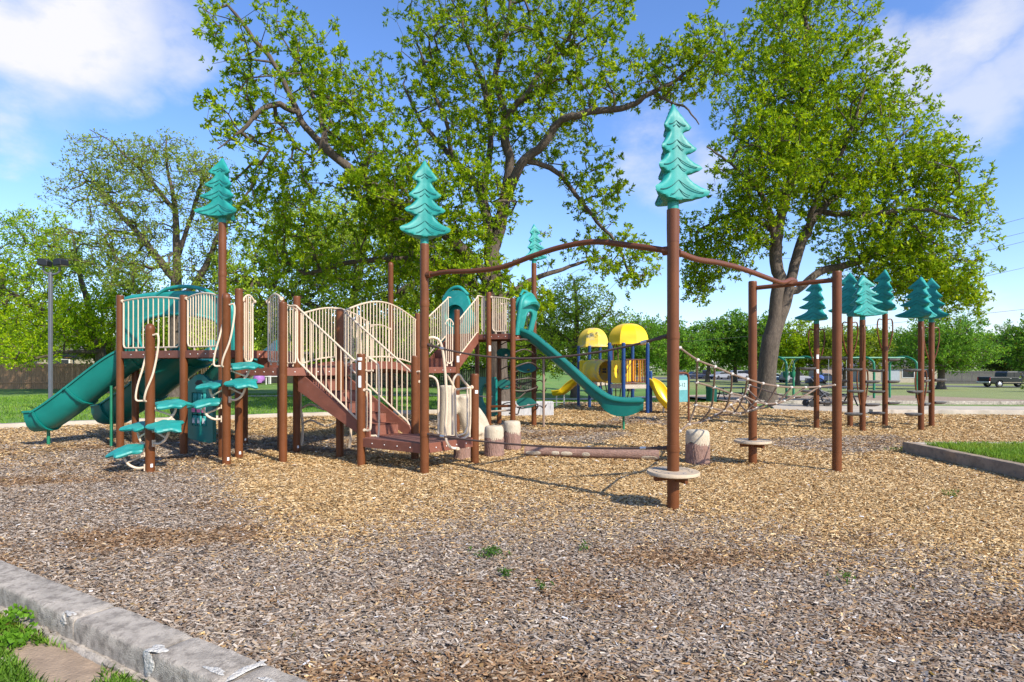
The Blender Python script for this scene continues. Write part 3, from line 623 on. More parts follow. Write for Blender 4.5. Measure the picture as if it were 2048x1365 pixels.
# white stickers and post-foot labels
def sticker(par, p, z, w=0.05, h=0.10, ang=-75, r=PR, lines=True, name='sticker'):
    m = MB(); a0 = R(ang); n = 6; vs = []; fs = []
    for k in range(n+1):
        a = a0+(k/n-0.5)*w/r
        for zz in (z-h/2, z+h/2):
            for rr in (r+0.0008, r+0.003): vs.append((p[0]+rr*math.cos(a), p[1]+rr*math.sin(a), zz))
    for k in range(n):
        b = k*4; c = b+4; fs += [(b+1, c+1, c+3, b+3), (b, b+2, c+2, c), (b, c, c+1, b+1), (b+2, b+3, c+3, c+2)]
    fs += [(0, 1, 3, 2), (n*4, n*4+2, n*4+3, n*4+1)]; m.add(vs, fs); return m.build(name, M['white'], par)
for z, h in ((1.64, 0.05), (1.53, 0.13), (1.29, 0.20)): sticker(PS, P8, z, 0.07 if z > 1.6 else 0.045, h*0.9, -95)
for p, z in ((P14, 1.68), (P15, 1.95)): sticker(PS, p, z, 0.06, 0.14, -60)
sticker(PS, P10, 1.13, 0.05, 0.05, -60)
for p in (P4, P4b, P6): sticker(PS, p, 0.09, 0.03, 0.045, -50)
# ------------------------------------------------------------------ leaf stepper posts
def leaf_outline(L=0.52, Wd=0.44):
    pts = []
    for k in range(40):
        a = 2*math.pi*k/40; r = 0.5+0.075*math.cos(5*a)+0.03*math.cos(10*a+0.6)
        pts.append((L*r*math.cos(a), Wd*r*math.sin(a)))
    return pts
def leaf_step(par, post_p, ang, z, dist=0.285, L=0.46, Wd=0.42, tilt=0.0):
    d = Vector((math.cos(R(ang)), math.sin(R(ang)), 0)); s = Vector((-d.y, d.x, 0)); c = Vector((*post_p, z))+d*dist; m = MB()
    o = leaf_outline(L, Wd); n = len(o); vs = []; fs = []
    rings = [(0.0, 0.016), (0.35, 0.014), (0.75, 0.018), (0.95, 0.012), (1.0, -0.012), (0.9, -0.04), (0.4, -0.045)]
    for k, z_ in rings[1:]:
        for (a, b) in o:
            droop = 0.05*((a*k/(L*0.55))**2)*(1 if a > 0 else -0.3)+0.007*math.sin(5*math.atan2(b, a)+1)*k
            wy = (d.y*a+s.y*b)*k; vs.append(c+d*a*k+s*b*k+Z3*(z_-droop+0.22*wy))
    R_ = len(rings)-1
    for i in range(R_-1): fs += [(i*n+q, i*n+(q+1) % n, (i+1)*n+(q+1) % n, (i+1)*n+q) for q in range(n)]
    vs.append(c+Z3*0.017); fs += [(q, len(vs)-1, (q+1) % n) for q in range(n)]
    vs.append(c-Z3*0.045); fs += [((R_-1)*n+q, (R_-1)*n+(q+1) % n, len(vs)-1) for q in range(n)]
    m.add(vs, fs); lf = m.build('leaf_step', M['teal'], par, smooth=45)
    b = MB(); pp = Vector((*post_p, 0))+d*PR; q = d*(dist-0.05)
    for sd in (0.0,):
        b.tube(spline([pp+Z3*(z-0.27), pp+d*0.10+Z3*(z-0.275), pp+d*0.2+Z3*(z-0.22), pp+d*0.26+Z3*(z-0.12), pp+d*0.27+Z3*(z-0.04)], 5), 0.018, 8)
        b.tube([pp+Z3*(z-0.09), pp+d*0.23+Z3*(z-0.19)], 0.014, 8)
    b.box(pp+Z3*(z-0.27)-d*0.005, (0.03, 0.05, 0.10), (d, s, Z3)); b.box(pp+Z3*(z-0.08)-d*0.005, (0.03, 0.05, 0.06), (d, s, Z3))
    b.build('step_bracket', M['tan'], lf); return lf
LP1, LP2 = (-5.27, 8.59), (-4.45, 9.19)
lp1 = thing('leaf_stepper_post', (*LP1, 0), 'domed brown post with four teal leaf steps nearest the camera, left of the panel', 'stepper post', 'posts with teal leaf steps')
post(LP1, 2.08, lp1, 'dome')
for a, z in ((200, 0.33), (150, 0.66), (-15, 0.68), (40, 0.98)): leaf_step(lp1, LP1, a, z)
lp2 = thing('leaf_stepper_post', (*LP2, 0), 'taller domed brown post with four teal leaf steps in front of the fir topped post', 'stepper post', 'posts with teal leaf steps')
post(LP2, 2.60, lp2, 'dome')
for a, z in ((195, 0.98), (160, 1.25), (-12, 1.28), (35, 1.55)): leaf_step(lp2, LP2, a, z)
for lp, p, z in ((lp1, LP1, 1.98), (lp2, LP2, 2.48)):
    x, y = p
    bent(lp, [(x+0.06, y-0.03, z), (x+0.14, y-0.04, z), (x+0.145, y-0.05, z-0.2), (x+0.10, y-0.09, z-0.55), (x+0.02, y-0.12, z-0.80), (x-0.02, y-0.10, z-0.93), (x-0.02, y-0.06, z-0.96)], 0.0145, 'handle', knob=False)
    bent(lp, [(x-0.06, y, z-0.3), (x-0.08, y-0.05, z-0.5), (x-0.13, y-0.09, z-0.75), (x-0.14, y-0.10, z-0.93), (x-0.06, y-0.08, z-0.95), (x-0.02, y-0.08, z-0.95)], 0.0135, 'handle', knob=False)
    sticker(lp, p, 0.09, 0.03, 0.05, -40)
# ------------------------------------------------------------------ rope course
RC = thing('rope_course', (2.6, 7.6, 0), 'brown pole course with wavy overhead bar, round foot discs, cable lines and sagging rope net', 'rope course')
Q1, Q2, Q3 = (1.742, 6.38), (3.785, 9.28), (4.73, 8.59)
zq1 = zat(420, Q1[1]); post(Q1, zq1, RC); post(Q2, zat(563, Q2[1]), RC); post(Q3, zat(543, Q3[1]), RC)
MB().lathe([(PR+0.002, zq1-0.35), (PR+0.004, zq1-0.2), (PR+0.004, zq1)], (*Q1, 0), 20).build('collar', M['beam'], RC)
topper(RC, Q1, zq1, 1.06, 0.335, 17)
v1, v2, v3 = [Vector((*q, 0)) for q in (Q1, Q2, Q3)]; v9 = Vector((*P9, 0))
d = (v1-v9)
pts = [v9.lerp(v1, t)+Z3*z for t, z in ((0.03, 2.83), (0.12, 2.84), (0.25, 2.81), (0.38, 2.82), (0.5, 2.91), (0.62, 2.98), (0.74, 2.99), (0.86, 2.90), (0.983, 2.79))]
bm = MB(); bm.tube(spline(pts, 6), 0.034, 12)
for q, dd in ((pts[0], d.normalized()), (pts[-1], d.normalized())): bm.lathe([(0.05, -0.05), (0.05, 0.02)], q, 12, axis=(Z3, dd.cross(Z3), dd))
bm.build('overhead_bar', M['beam'], RC)
mid = v3.lerp(v2, 0.53); zc2 = zat(566, 8.95)
pts = [v1.lerp(mid, t)+Z3*z for t, z in ((0.03, 2.78), (0.15, 2.76), (0.3, 2.79), (0.45, 2.80), (0.6, 2.79), (0.75, 2.77), (0.9, 2.76), (1.0, zc2+0.05), (1.06, zc2+0.05))]
bm = MB(); bm.tube(spline(pts, 6), 0.034, 12); bm.lathe([(0.05, -0.02), (0.05, 0.05)], pts[0], 12, axis=(Z3, d.normalized().cross(Z3), (mid-v1).normalized())); bm.build('overhead_bar', M['beam'], RC)
bm = MB(); bm.tube([v2+Z3*zat(577, Q2[1]), v3+Z3*zat(560, Q3[1])], 0.034, 12); bm.box(mid+Z3*(zc2+0.005), (0.12, 0.10, 0.05)); bm.build('cross_bar', M['beam'], RC)
discwood = pmat('disc_board', (0.46, 0.355, 0.235), 0.75, 0.12, 5.0, 0.2, 40, dirt=((0.3, 0.25, 0.2), 0.55, 0.8))
for q, z in ((Q1, 0.385), (Q2, 0.345)):
    o = MB(); o.lathe([(0.265, -0.022), (0.28, -0.012), (0.28, 0.010), (0.272, 0.020), (0.066, 0.021)], (*q, z), 40)
    for r, a0, a1 in ((0.12, 0.2, 2.6), (0.17, -0.4, 2.0), (0.22, 0.5, 2.9), (0.15, 3.4, 5.6), (0.21, 3.0, 5.2)):
        o.tube([(q[0]+r*math.cos(a0+(a1-a0)*k/14), q[1]+r*math.sin(a0+(a1-a0)*k/14), z+0.0205) for k in range(15)], 0.003, 4, 1)
    for k in range(8): o.lathe([(0.009, 0), (0.007, 0.004)], (q[0]+0.2*math.cos(k*.785+.3), q[1]+0.2*math.sin(k*.785+.3), z+0.021), 8, 1)
    do = o.build('foot_disc', [discwood, M['grey']], RC)
    s = MB()
    for a in (20, 110): dd = Vector((math.cos(R(a)), math.sin(R(a)), 0)); s.beam(Vector((*q, z-0.05))-dd*0.235, Vector((*q, z-0.05))+dd*0.235, 0.04, 0.05+0.002*a/20)
    s.build('disc_bracket', M['brown'], do, smooth=0, bevel=0.004)
def cable(a, b, sag, r=0.013, name='cable_line'):
    a, b = Vector(a), Vector(b); L = [a.lerp(b, k/30)-Z3*(sag*4*(k/30)*(1-k/30)) for k in range(31)]
    o = MB().tube(L, r, 8).build(name, M['rope'], RC)
    for e, s in ((L[0], L[3]), (L[-1], L[-4])):
        dd = (s-e).normalized(); c = MB()
        c.tube([e-dd*0.01, e+dd*0.05], 0.022, 8, 1); c.tube([e+dd*0.09+Vector((0, 0, 0.018*math.sin(k))) + dd*0.04*math.cos(k) for k in [q*math.pi/6 for q in range(12)]], 0.007, 6, 1, closed=True)
        c.tube([e+dd*0.12, e+dd*0.24], 0.017, 8, 1); c.tube([e+dd*0.24, e+dd*0.31], 0.021, 8, 0); c.build('cable_end', [M['steel'], M['rope']], o)
    return o
ev = (v1-v9).normalized()
for zz9, zz1, sag in ((zat(690, Q1[1]+2.05), zat(672, Q1[1]), 0.22), (zat(868, 8.43), zat(897, 6.38), 0.07)):
    cable(v9+ev*PR+Z3*zz9, v1-ev*PR+Z3*zz1, sag)
    for v, z, s in ((v9, zz9, 1), (v1, zz1, -1)):
        MB().lathe([(PR+0.005, -0.035), (PR+0.006, 0), (PR+0.005, 0.035)], v+Z3*z, 20).build('clamp_band', M['brown'], RC)
# sagging net between the three poles: rows of survey points, each at its own depth
def dline(px): 
    t = (px-1346)/(1674-1346); return 1/((1-t)/6.38+t/8.59)
def zz(p): return (1340+p[0]/5.689, 650+p[1]/5.689)
rows = [[(110, 262), (312, 400), (510, 478), (705, 560), (880, 618), (1055, 668), (1220, 697), (1380, 712), (1540, 713), (1700, 705), (1880, 685)],
        [(None), (303, 655), (497, 710), (688, 775), (838, 812), (970, 870), (1090, 897), (1208, 893), (1300, 868), (1410, 828), (None)],
        [(None), (290, 912), (465, 945), (610, 978), (722, 1002), (802, 1012), (888, 985), (985, 948), (1090, 905), (None), (None)],
        [(110, 1212), (214, 1135), (335, 1112), (450, 1068), (523, 1025), (690, 915), (768, 858), (835, 800), (883, 740), (905, 690), (None)]]
off = [0.0, 0.30, 0.62, 0.95]
net = []
for r, row in enumerate(rows):
    L = []
    for c, p in enumerate(row):
        if p is None: L.append(None); continue
        px, py = zz(p); D = dline(px)+off[r]*min(1.0, (px-1346)/60+0.25)
        if r == 3 and c > 5: D = max(D, 8.0+(c-5)*0.3)
        L.append(W(px, py, D))
    net.append(L)
nm = MB()
for L in net:
    pts = [p for p in L if p is not None]; nm.tube(spline(pts, 5), 0.0125, 7)
for c in range(1, 10):
    pts = [net[r][c] for r in range(4) if net[r][c] is not None]
    if len(pts) >= 2: nm.tube(spline(pts, 5), 0.0115, 7)
no = nm.build('rope_net', M['netrope'], RC)
fit = pmat('pale_net_fitting', (0.42, 0.38, 0.33), 0.5, 0.1)
for L in net:
    for i, p in enumerate(L):
        if p is not None: MB().lathe([(0.010, -0.024), (0.017, -0.018), (0.0185, 0), (0.017, 0.018), (0.010, 0.024)], p, 8, axis=frame_of(Vector((1, 0.3, 0.1)))+(Vector((1, 0.3, 0.1)).normalized(),)).build('net_knot', fit, no)
for a, b in ((net[0][0], v1+Z3*net[0][0].z), (net[3][0], v1+Z3*net[3][0].z), (net[0][-1], v3+Z3*net[0][-1].z), (net[3][9], v2+Z3*net[3][9].z)):
    MB().tube([a, b], 0.014, 8).build('net_shackle', M['steel'], no)
# ------------------------------------------------------------------ moulded stumps, log, trunk
def stump(px, by, wpx, hpx, label, tilt=0.0, ring=0.62):
    D = GD(by-4); r = wpx/2*D/F; h = hpx*D/F; c = on_ground(px, D); c.z = 0
    t = thing('stump_seat', (c.x, D, 0), label, 'stump', 'moulded stumps to step or sit on')
    pr = [(r*0.97, -0.1), (r*1.04, 0.02), (r*1.0, 0.12*h), (r*1.0, h*0.5), (r*0.98, h*ring)]
    pr = [(float(np.interp(q_, [0, .1, .3, .6, 1], [p_[0] for p_ in pr])), float(np.interp(q_, [0, .1, .3, .6, 1], [p_[1] for p_ in pr]))) for q_ in np.linspace(0, 1, 14)]
    MB().lathe(pr, c, 110, wob=0.022, groove=0.028).build('bark', M['fauxbark'], t, smooth=60)
    n = 36; vs = []; fs = []; prof = [(0.99, ring-0.05), (1.0, ring+0.05), (0.985, 0.86), (0.93, 0.95), (0.82, 0.99), (0.4, 1.0)]
    for i, (q, z) in enumerate(prof):
        for k in range(n):
            a = 2*math.pi*k/n; dz = (0.05*math.sin(2*a+px)+0.035*math.sin(5*a+1))*h if i < 1 else 0
            vs.append(c+Vector((r*q*math.cos(a)*(1+0.01*math.sin(9*a)), r*q*math.sin(a), z*h+dz+tilt*r*q*math.cos(a))))
    for i in range(len(prof)-1): fs += [(i*n+k, i*n+(k+1) % n, (i+1)*n+(k+1) % n, (i+1)*n+k) for k in range(n)]
    fs += [tuple((len(prof)-1)*n+k for k in range(n))]
    MB().add(vs, fs).build('cut_top', M['fauxwood'], t, smooth=60)
stump(988, 915, 39, 59, 'moulded stump with pale cut top nearest the landing post, in front of another stump')
stump(1024, 902, 35, 56, 'moulded pale topped stump by the end of the log, behind the other stump')
stump(1395, 930, 47, 66, 'broad moulded stump with a shadow streak across it, standing under the rope net')
stump(924, 921, 34, 42, 'low dark moulded stump half hidden under the landing deck')
la, lb = G(1050, 912), G(1318, 921); la.z = lb.z = 0.085; dl = (lb-la).normalized()
lg = thing('balance_log', ((la+lb)/2).to_tuple()[:2]+(0,), 'long moulded bark balance log lying on the wood chips', 'log')
n = 24; L = [la.lerp(lb, k/20) for k in range(21)]
m = MB(); m.tube(L, [0.082+0.004*math.sin(k*1.7) for k in range(21)], 24); m.build('log_body', M['fauxlogbark'], lg)
sd = dl.cross(Z3)
for t0, t1, zz_ in ((0.01, 0.13, -0.02), (0.21, 0.27, -0.01), (0.28, 0.37, -0.015), (0.44, 0.50, -0.02), (0.87, 0.995, -0.045)):
    c = la.lerp(lb, (t0+t1)/2); ln = (t1-t0)*(lb-la).length/2; f = -sd if sd.y > 0 else sd; m = MB(); vs = []; fs = []
    for k in range(16):
        a = 2*math.pi*k/16
        for j, q in enumerate((1.0, 0.8)):
            x = ln*math.copysign(abs(math.cos(a))**0.6, math.cos(a))*q; z = 0.036*math.sin(a)*q+zz_
            vs.append(c+dl*x+Z3*z+f*(math.sqrt(max(0, 0.0835**2-z*z))+0.004*j))
    for k in range(16): fs.append((k*2, ((k+1) % 16)*2, ((k+1) % 16)*2+1, k*2+1))
    fs.append(tuple(k*2+1 for k in range(16))); m.add(vs, fs); m.build('bare_patch', M['fauxwood'], lg)
# hollow trunk play piece
tk = thing('trunk_climber', G(925, 882).to_tuple(), 'pale moulded hollow tree trunk with arched root behind the landing', 'climbing trunk')
D0 = 12.0
def S(px, py, dd=0): return W(px, py, D0+dd)
m = MB()
m.tube(spline([S(893, 905), S(893, 860), S(894, 820), S(895, 771)], 4), [0.17]*4+[0.165]*5+[0.16]*4, 18)
m.tube(spline([S(943, 915, .25), S(942, 870, .2), S(930, 825, .15), S(927, 790, .1)], 4), [0.15]*4+[0.15]*5+[0.15]*4, 16)
m.tube(spline([S(900, 835), S(912, 815, .05), S(928, 812, .1), S(945, 838, .15), S(958, 870, .2)], 4), 0.09, 12)
m.tube(spline([S(930, 800, .2), S(950, 825, .3), S(965, 850, .4), S(968, 885, .4)], 4), [0.12]*4+[0.14]*5+[0.16]*4, 14)
m.tube(spline([S(905, 888, -.1), S(930, 885, -.1), S(955, 892, 0)], 4), 0.11, 12)
o = m.build('trunk_body', M['fauxwood'], tk)
r_ = o.modifiers.new('fuse', 'REMESH'); r_.mode = 'VOXEL'; r_.voxel_size = 0.035; r_.use_smooth_shade = True
s_ = o.modifiers.new('soften', 'SMOOTH'); s_.iterations = 3
# ------------------------------------------------------------------ fir topped pod poles on the right
PODS = [(1633, 857, 648, 0.43, 60, 'fir topped pod pole standing alone, nearest the big bare trunk', [(715, 0), (737, 180), (782, 180), (805, 0)]),
        (1700, 854, 634, 0.43, 70, 'fir topped pod pole half hidden behind another fir topped pole', [(716, 150), (762, 150), (805, 150), (828, 20)]),
        (1725, 862, 640, 0.46, 10, 'fir topped pod pole in front of the other, its fir face turned to the camera', [(739, 180), (763, 0), (782, 200), (809, 0), (828, 180)]),
        (1770, 852, 628, 0.43, 55, 'fir topped pod pole with pods on both sides, third from the rope course', [(719, 10), (741, 180), (763, 10), (783, 180), (806, 10), (826, 180)]),
        (1842, 860, 643, 0.47, 48, 'fir topped pod pole with slim curved hand loops, in front of its shaded neighbour', [(740, 180), (762, 40), (783, 200), (809, 40), (828, 190)]),
        (1863, 853, 645, 0.40, 75, 'rearmost fir topped pod pole, its fir partly hidden by the one in front', [(760, 10), (783, 180), (805, 10)])]
def hand_loop(par, p, z0, z1, ang, w=0.17):
    d = Vector((math.cos(R(ang)), math.sin(R(ang)), 0)); c = Vector((p[0], p[1], 0)); m = MB()
    for s in (-1, 1):
        m.tube(spline([c+d*s*PR*0.9+Z3*z1, c+d*s*w+Z3*z1, c+d*s*(w+0.025)+Z3*(z1-(z1-z0)*0.3), c+d*s*(w*0.85)+Z3*(z0+(z1-z0)*0.32), c+d*s*PR*1.2+Z3*(z0+0.04), c+d*s*PR*0.9+Z3*z0], 4), 0.0165, 8)
    return m.build('hand_loop', M['brown'], par)
for px, by, pt, hw, face, lab, pods in PODS:
    p = G(px, by); D = p.y; pole = thing('fir_pod_pole', (p.x, D, 0), lab, 'pod pole', 'fir topped pod poles')
    zt = zat(pt, D); post(p, zt, pole); topper(pole, p, zt, 84*D/F*0.98, hw, face)
    hand_loop(pole, p, zt-0.95, zt-0.15, {1725: 70, 1842: 60}.get(px, 0)); hand_loop(pole, p, zt-2.0, zt-1.2, {1725: 20, 1842: 15}.get(px, 60), 0.15)
    for py, a in pods:
        z = zat(py, D); dd = Vector((math.cos(R(a)), math.sin(R(a))*0.9, 0)).normalized(); s = Vector((-dd.y, dd.x, 0)); m = MB(); vs = []; fs = []
        for k, (x, r1) in enumerate(((0.05, 0.085), (0.12, 0.095), (0.28, 0.095), (0.36, 0.08), (0.40, 0.05))):
            for j in range(9):
                t = math.pi*j/8; vs.append(Vector((*p.xy, z))+dd*x+s*r1*math.cos(t)*1.1-Z3*(r1*0.75*math.sin(t)-0.02))
        for k in range(4): fs += [(k*9+j, (k+1)*9+j, (k+1)*9+j+1, k*9+j+1) for j in range(8)]+[(k*9+8, (k+1)*9+8, (k+1)*9, k*9)]
        fs += [tuple(range(9)), tuple(range(44, 35, -1))]; m.add(vs, fs); m.build('foot_pod', M['podgrey'], pole, smooth=35)
    if px == 1633:
        for z in (zat(714, D), zat(743, D)): sticker(pole, p, z, 0.06, 0.10, -92)
# ------------------------------------------------------------------ yellow toddler structure
YD = 19.6; yb = on_ground(1235, YD)
Y = thing('toddler_play_structure', (yb.x, YD, 0), 'yellow and blue small play structure with two dome roofs and a crawl tunnel', 'play structure')
def yp(px, D): return ((px-CX)*D/F, D)
def dome(px0, px1, py0, py1, D, mat, lab):
    c = Vector((((px0+px1)/2-CX)*D/F, D, zat(py1, D))); r = (px1-px0)/2*D/F; h = (py1-py0)*D/F
    m = MB(); n = 8; vs = []; fs = []; st = 9
    for i in range(st+1):
        t = math.pi/2*i/st; rr = r*math.cos(t)**0.8 if i < st else 0.02; z = h*math.sin(t)
        for k in range(n*4):
            a = 2*math.pi*k/(n*4)+0.2; sq = 1/max(abs(math.cos(((a-0.2) % (2*math.pi/n))-math.pi/n)), .1)*math.cos(math.pi/n)
            vs.append(c+Vector((rr*sq*math.cos(a), rr*sq*math.sin(a), z+0.09)))
    q = n*4
    for k in range(q): a = 2*math.pi*k/q+0.2; vs.append(c+Vector((r*1.02*math.cos(a), r*1.02*math.sin(a), -0.03)))
    for i in range(st): fs += [(i*q+k, i*q+(k+1) % q, (i+1)*q+(k+1) % q, (i+1)*q+k) for k in range(q)]
    fs += [tuple(st*q+k for k in range(q))]+[((st+1)*q+k, (st+1)*q+(k+1) % q, (k+1) % q, k) for k in range(q)]
    m.add(vs, fs); return m.build('dome_roof', M[mat], Y, smooth=25, label=lab)
dome(1215, 1298, 653, 688, 19.6, 'yellow', 'bright yellow dome roof'); dome(1154, 1218, 661, 693, 22.2, 'fadedyellow', 'faded yellow dome roof')
ya = [yp(1219, 19.2), yp(1247, 18.7), yp(1295, 18.9), yp(1265, 20.6)]; yb_ = [yp(1157, 21.6), yp(1179, 21.0), yp(1200, 23.0), yp(1222, 22.2)]
for k, p in enumerate(ya): post(p, zat(686, p[1]), Y, r=0.06, mat='blue')
for p in yb_: post(p, zat(692, p[1]), Y, r=0.055, mat='blue')
post(yp(1301, 19.2), 1.35, Y, r=0.06, mat='blue')
deck(Y, ya, 0.92, mat='path'); deck(Y, [yb_[0], yb_[1], yb_[3], yb_[2]], 0.92, mat='path')
def yrail(a, b, z0=0.98, z1=1.72, n=7, mat='maroon'):
    m = MB(); A, B = Vector((*a, 0)), Vector((*b, 0)); d = (B-A).normalized(); A += d*0.09; B -= d*0.09
    m.tube([A+Z3*z0, A+Z3*z1, B+Z3*z1, B+Z3*z0], 0.02, 8, closed=True)
    for i in range(1, n): q = A.lerp(B, i/n); m.tube([q+Z3*z0, q+Z3*z1], 0.014, 6)
    m.build('railing', M[mat], Y)
def ywall(a, b, z0=0.97, z1=1.70, mat='yellow'):
    A, B = Vector((*a, 0)), Vector((*b, 0)); d = (B-A).normalized(); m = MB(); w = (B-A).length-0.2
    circ = [(w*0.26*math.cos(2*math.pi*k/20), (z0+z1)/2+0.22*math.sin(2*math.pi*k/20)) for k in range(20)]
    panel_frame(m, [(-w/2, z0), (w/2, z0), (w/2, z1), (-w/2, z1)], circ, (A+B)/2, d, Z3, d.cross(Z3), 0.06)
    m.build('wall_panel', M[mat], Y, smooth=30, bevel=0.01)
yrail(ya[1], ya[2]); yrail(ya[3], ya[2], mat='orange'); ywall(ya[0], ya[1]); ywall(ya[0], ya[3]); ywall(yb_[0], yb_[1]); yrail(yb_[1], yb_[3], n=6)
ta, tb_ = Vector((*yp(1182, 21.0), 1.33)), Vector((*yp(1216, 19.9), 1.33)); td = (tb_-ta).normalized()
m = MB(); n = 24; vs = []; fs = []; X, Yv = frame_of(td)
prof = [(0.0, .36), (0.02, .40), (0.1, .40), (0.12, .375), (.45, .375), (.5, .395), (.55, .375), (.88, .375), (.9, .40), (.98, .40), (1, .36)]
for t, r in prof:
    for k in range(n): a = 2*math.pi*k/n; vs.append(ta.lerp(tb_, t)+(X*math.cos(a)+Yv*math.sin(a))*r)
for i in range(len(prof)-1): fs += [(i*n+k, i*n+(k+1) % n, (i+1)*n+(k+1) % n, (i+1)*n+k) for k in range(n)]
m.add(vs, fs)
for t in (.25, .36, .64, .75):
    for a in (-0.1, 0.35): pp = ta.lerp(tb_, t); m.lathe([(0.04, 0), (0.03, 0.01)], pp+Vector((0, -1, 0.0))*0.374+Z3*a*0.2, 12, 1, axis=(Vector((1, 0, 0)), Z3, Vector((0, -1, 0))))
m.build('crawl_tunnel', [M['fadedyellow'], M['black']], Y, smooth=40)
slide(Y, [(*yp(1293, 19.3), 0.92), (*yp(1306, 19.2), 0.80), (*yp(1322, 19.0), 0.35), (*yp(1333, 18.9), 0.14), (*yp(1346, 18.8), 0.12)], 0.62, 0.22, 'yellow', (), None, ((*yp(1327, 19.0), 0.2),), 'steel')
slide(Y, [(*yp(1163, 22.3), 0.9), (*yp(1148, 22.5), 0.72), (*yp(1132, 22.7), 0.45), (*yp(1120, 22.8), 0.36), (*yp(1108, 22.9), 0.34)], 0.5, 0.2, 'yellow', (), None, ((*yp(1113, 22.9), 0.35), (*yp(1128, 22.8), 0.4)), 'steel')
m = MB(); m.tube(spline([Vector((*yp(1228, 19.2), 0.95)), Vector((*yp(1226, 19.2), 1.9)), Vector((*yp(1229, 19.2), 2.2)), Vector((*yp(1233, 19.2), 2.2)), Vector((*yp(1236, 19.2), 1.9)), Vector((*yp(1235, 19.2), 0.95))], 5), 0.018, 8); m.build('hand_loop', M['maroon'], Y)
m = MB(); c = Vector((*yp(1232, 20.8), 0))
for i in range(7): m.tube([c+Vector((-0.55+0.18*i, 0.1*math.sin(i), 0.9)), c+Vector((-0.3+0.1*i, 0, 0.02))], 0.02, 6)
m.build('net_climber', M['rope'], Y)
# ------------------------------------------------------------------ age sign
def text_mesh(txt, size, o, X, Yv, mat, parent, name='lettering', thick=0.004):
    cu = bpy.data.curves.new('txt', 'FONT'); cu.body = txt; cu.size = size; cu.extrude = thick; cu.align_x = 'CENTER'; cu.align_y = 'CENTER'
    tmp = bpy.data.objects.new('txt', cu); COL.objects.link(tmp); dg = bpy.context.evaluated_depsgraph_get(); dg.update()
    me = bpy.data.meshes.new_from_object(tmp.evaluated_get(dg)); bpy.data.objects.remove(tmp)
    Zn = X.cross(Yv); o0 = ORG[parent]
    for v in me.vertices: v.co = Vector(o)+X*v.co.x+Yv*v.co.y+Zn*v.co.z-o0
    me.name = name; me.materials.clear(); me.materials.append(mat); ob = bpy.data.objects.new(name, me); COL.objects.link(ob); ob.parent = parent; ORG[ob] = o0; return ob
sg0 = Vector((*yp(1349, 15.9), 0)); sg1 = Vector((*yp(1377, 16.2), 0)); sx = (sg1-sg0).normalized(); sw = (sg1-sg0).length
SG = thing('age_sign', sg1.to_tuple(), 'teal age sign board in an arched brown pipe frame', 'sign')
ztop = zat(746, 16.2)
m = MB(); m.tube(spline([sg0-Z3*0.1, sg0+Z3*0.8, sg0+Z3*(ztop-0.12), sg0.lerp(sg1, .12)+Z3*(ztop-0.02), sg0.lerp(sg1, .5)+Z3*ztop, sg0.lerp(sg1, .88)+Z3*(ztop-0.02), sg1+Z3*(ztop-0.12), sg1+Z3*0.8, sg1-Z3*0.1], 6), 0.028, 10); m.build('arch_frame', M['beam'], SG)
signt = pmat('sign_board_teal', (0.10, 0.30, 0.30), 0.4, 0.1); bd = MB(); bd.slab([(-sw/2+.04, zat(804, 16.1)), (sw/2-.04, zat(804, 16.1)), (sw/2-.04, ztop-.14), (sw/2-.09, ztop-.07), (-sw/2+.09, ztop-.07), (-sw/2+.04, ztop-.14)], (sg0+sg1)/2, sx, Z3, sx.cross(Z3), 0.012)
bo = bd.build('sign_board', signt, SG, smooth=0)
sn_ = sx.cross(Z3); mid_ = (sg0+sg1)/2
m = MB(); m.slab([(-sw/2+.06, 0.86), (sw/2-.06, 0.86), (sw/2-.06, 1.13), (-sw/2+.06, 1.13)], mid_+sn_*0.0085, sx, Z3, sn_, 0.004); m.build('label_band', pmat('pale_teal_print', (0.33, 0.50, 0.47), 0.5), bo, smooth=0)
text_mesh('5-12', 0.15, mid_+sn_*0.0115+Z3*1.0, sx, Z3, M['black'], bo, thick=0.002)
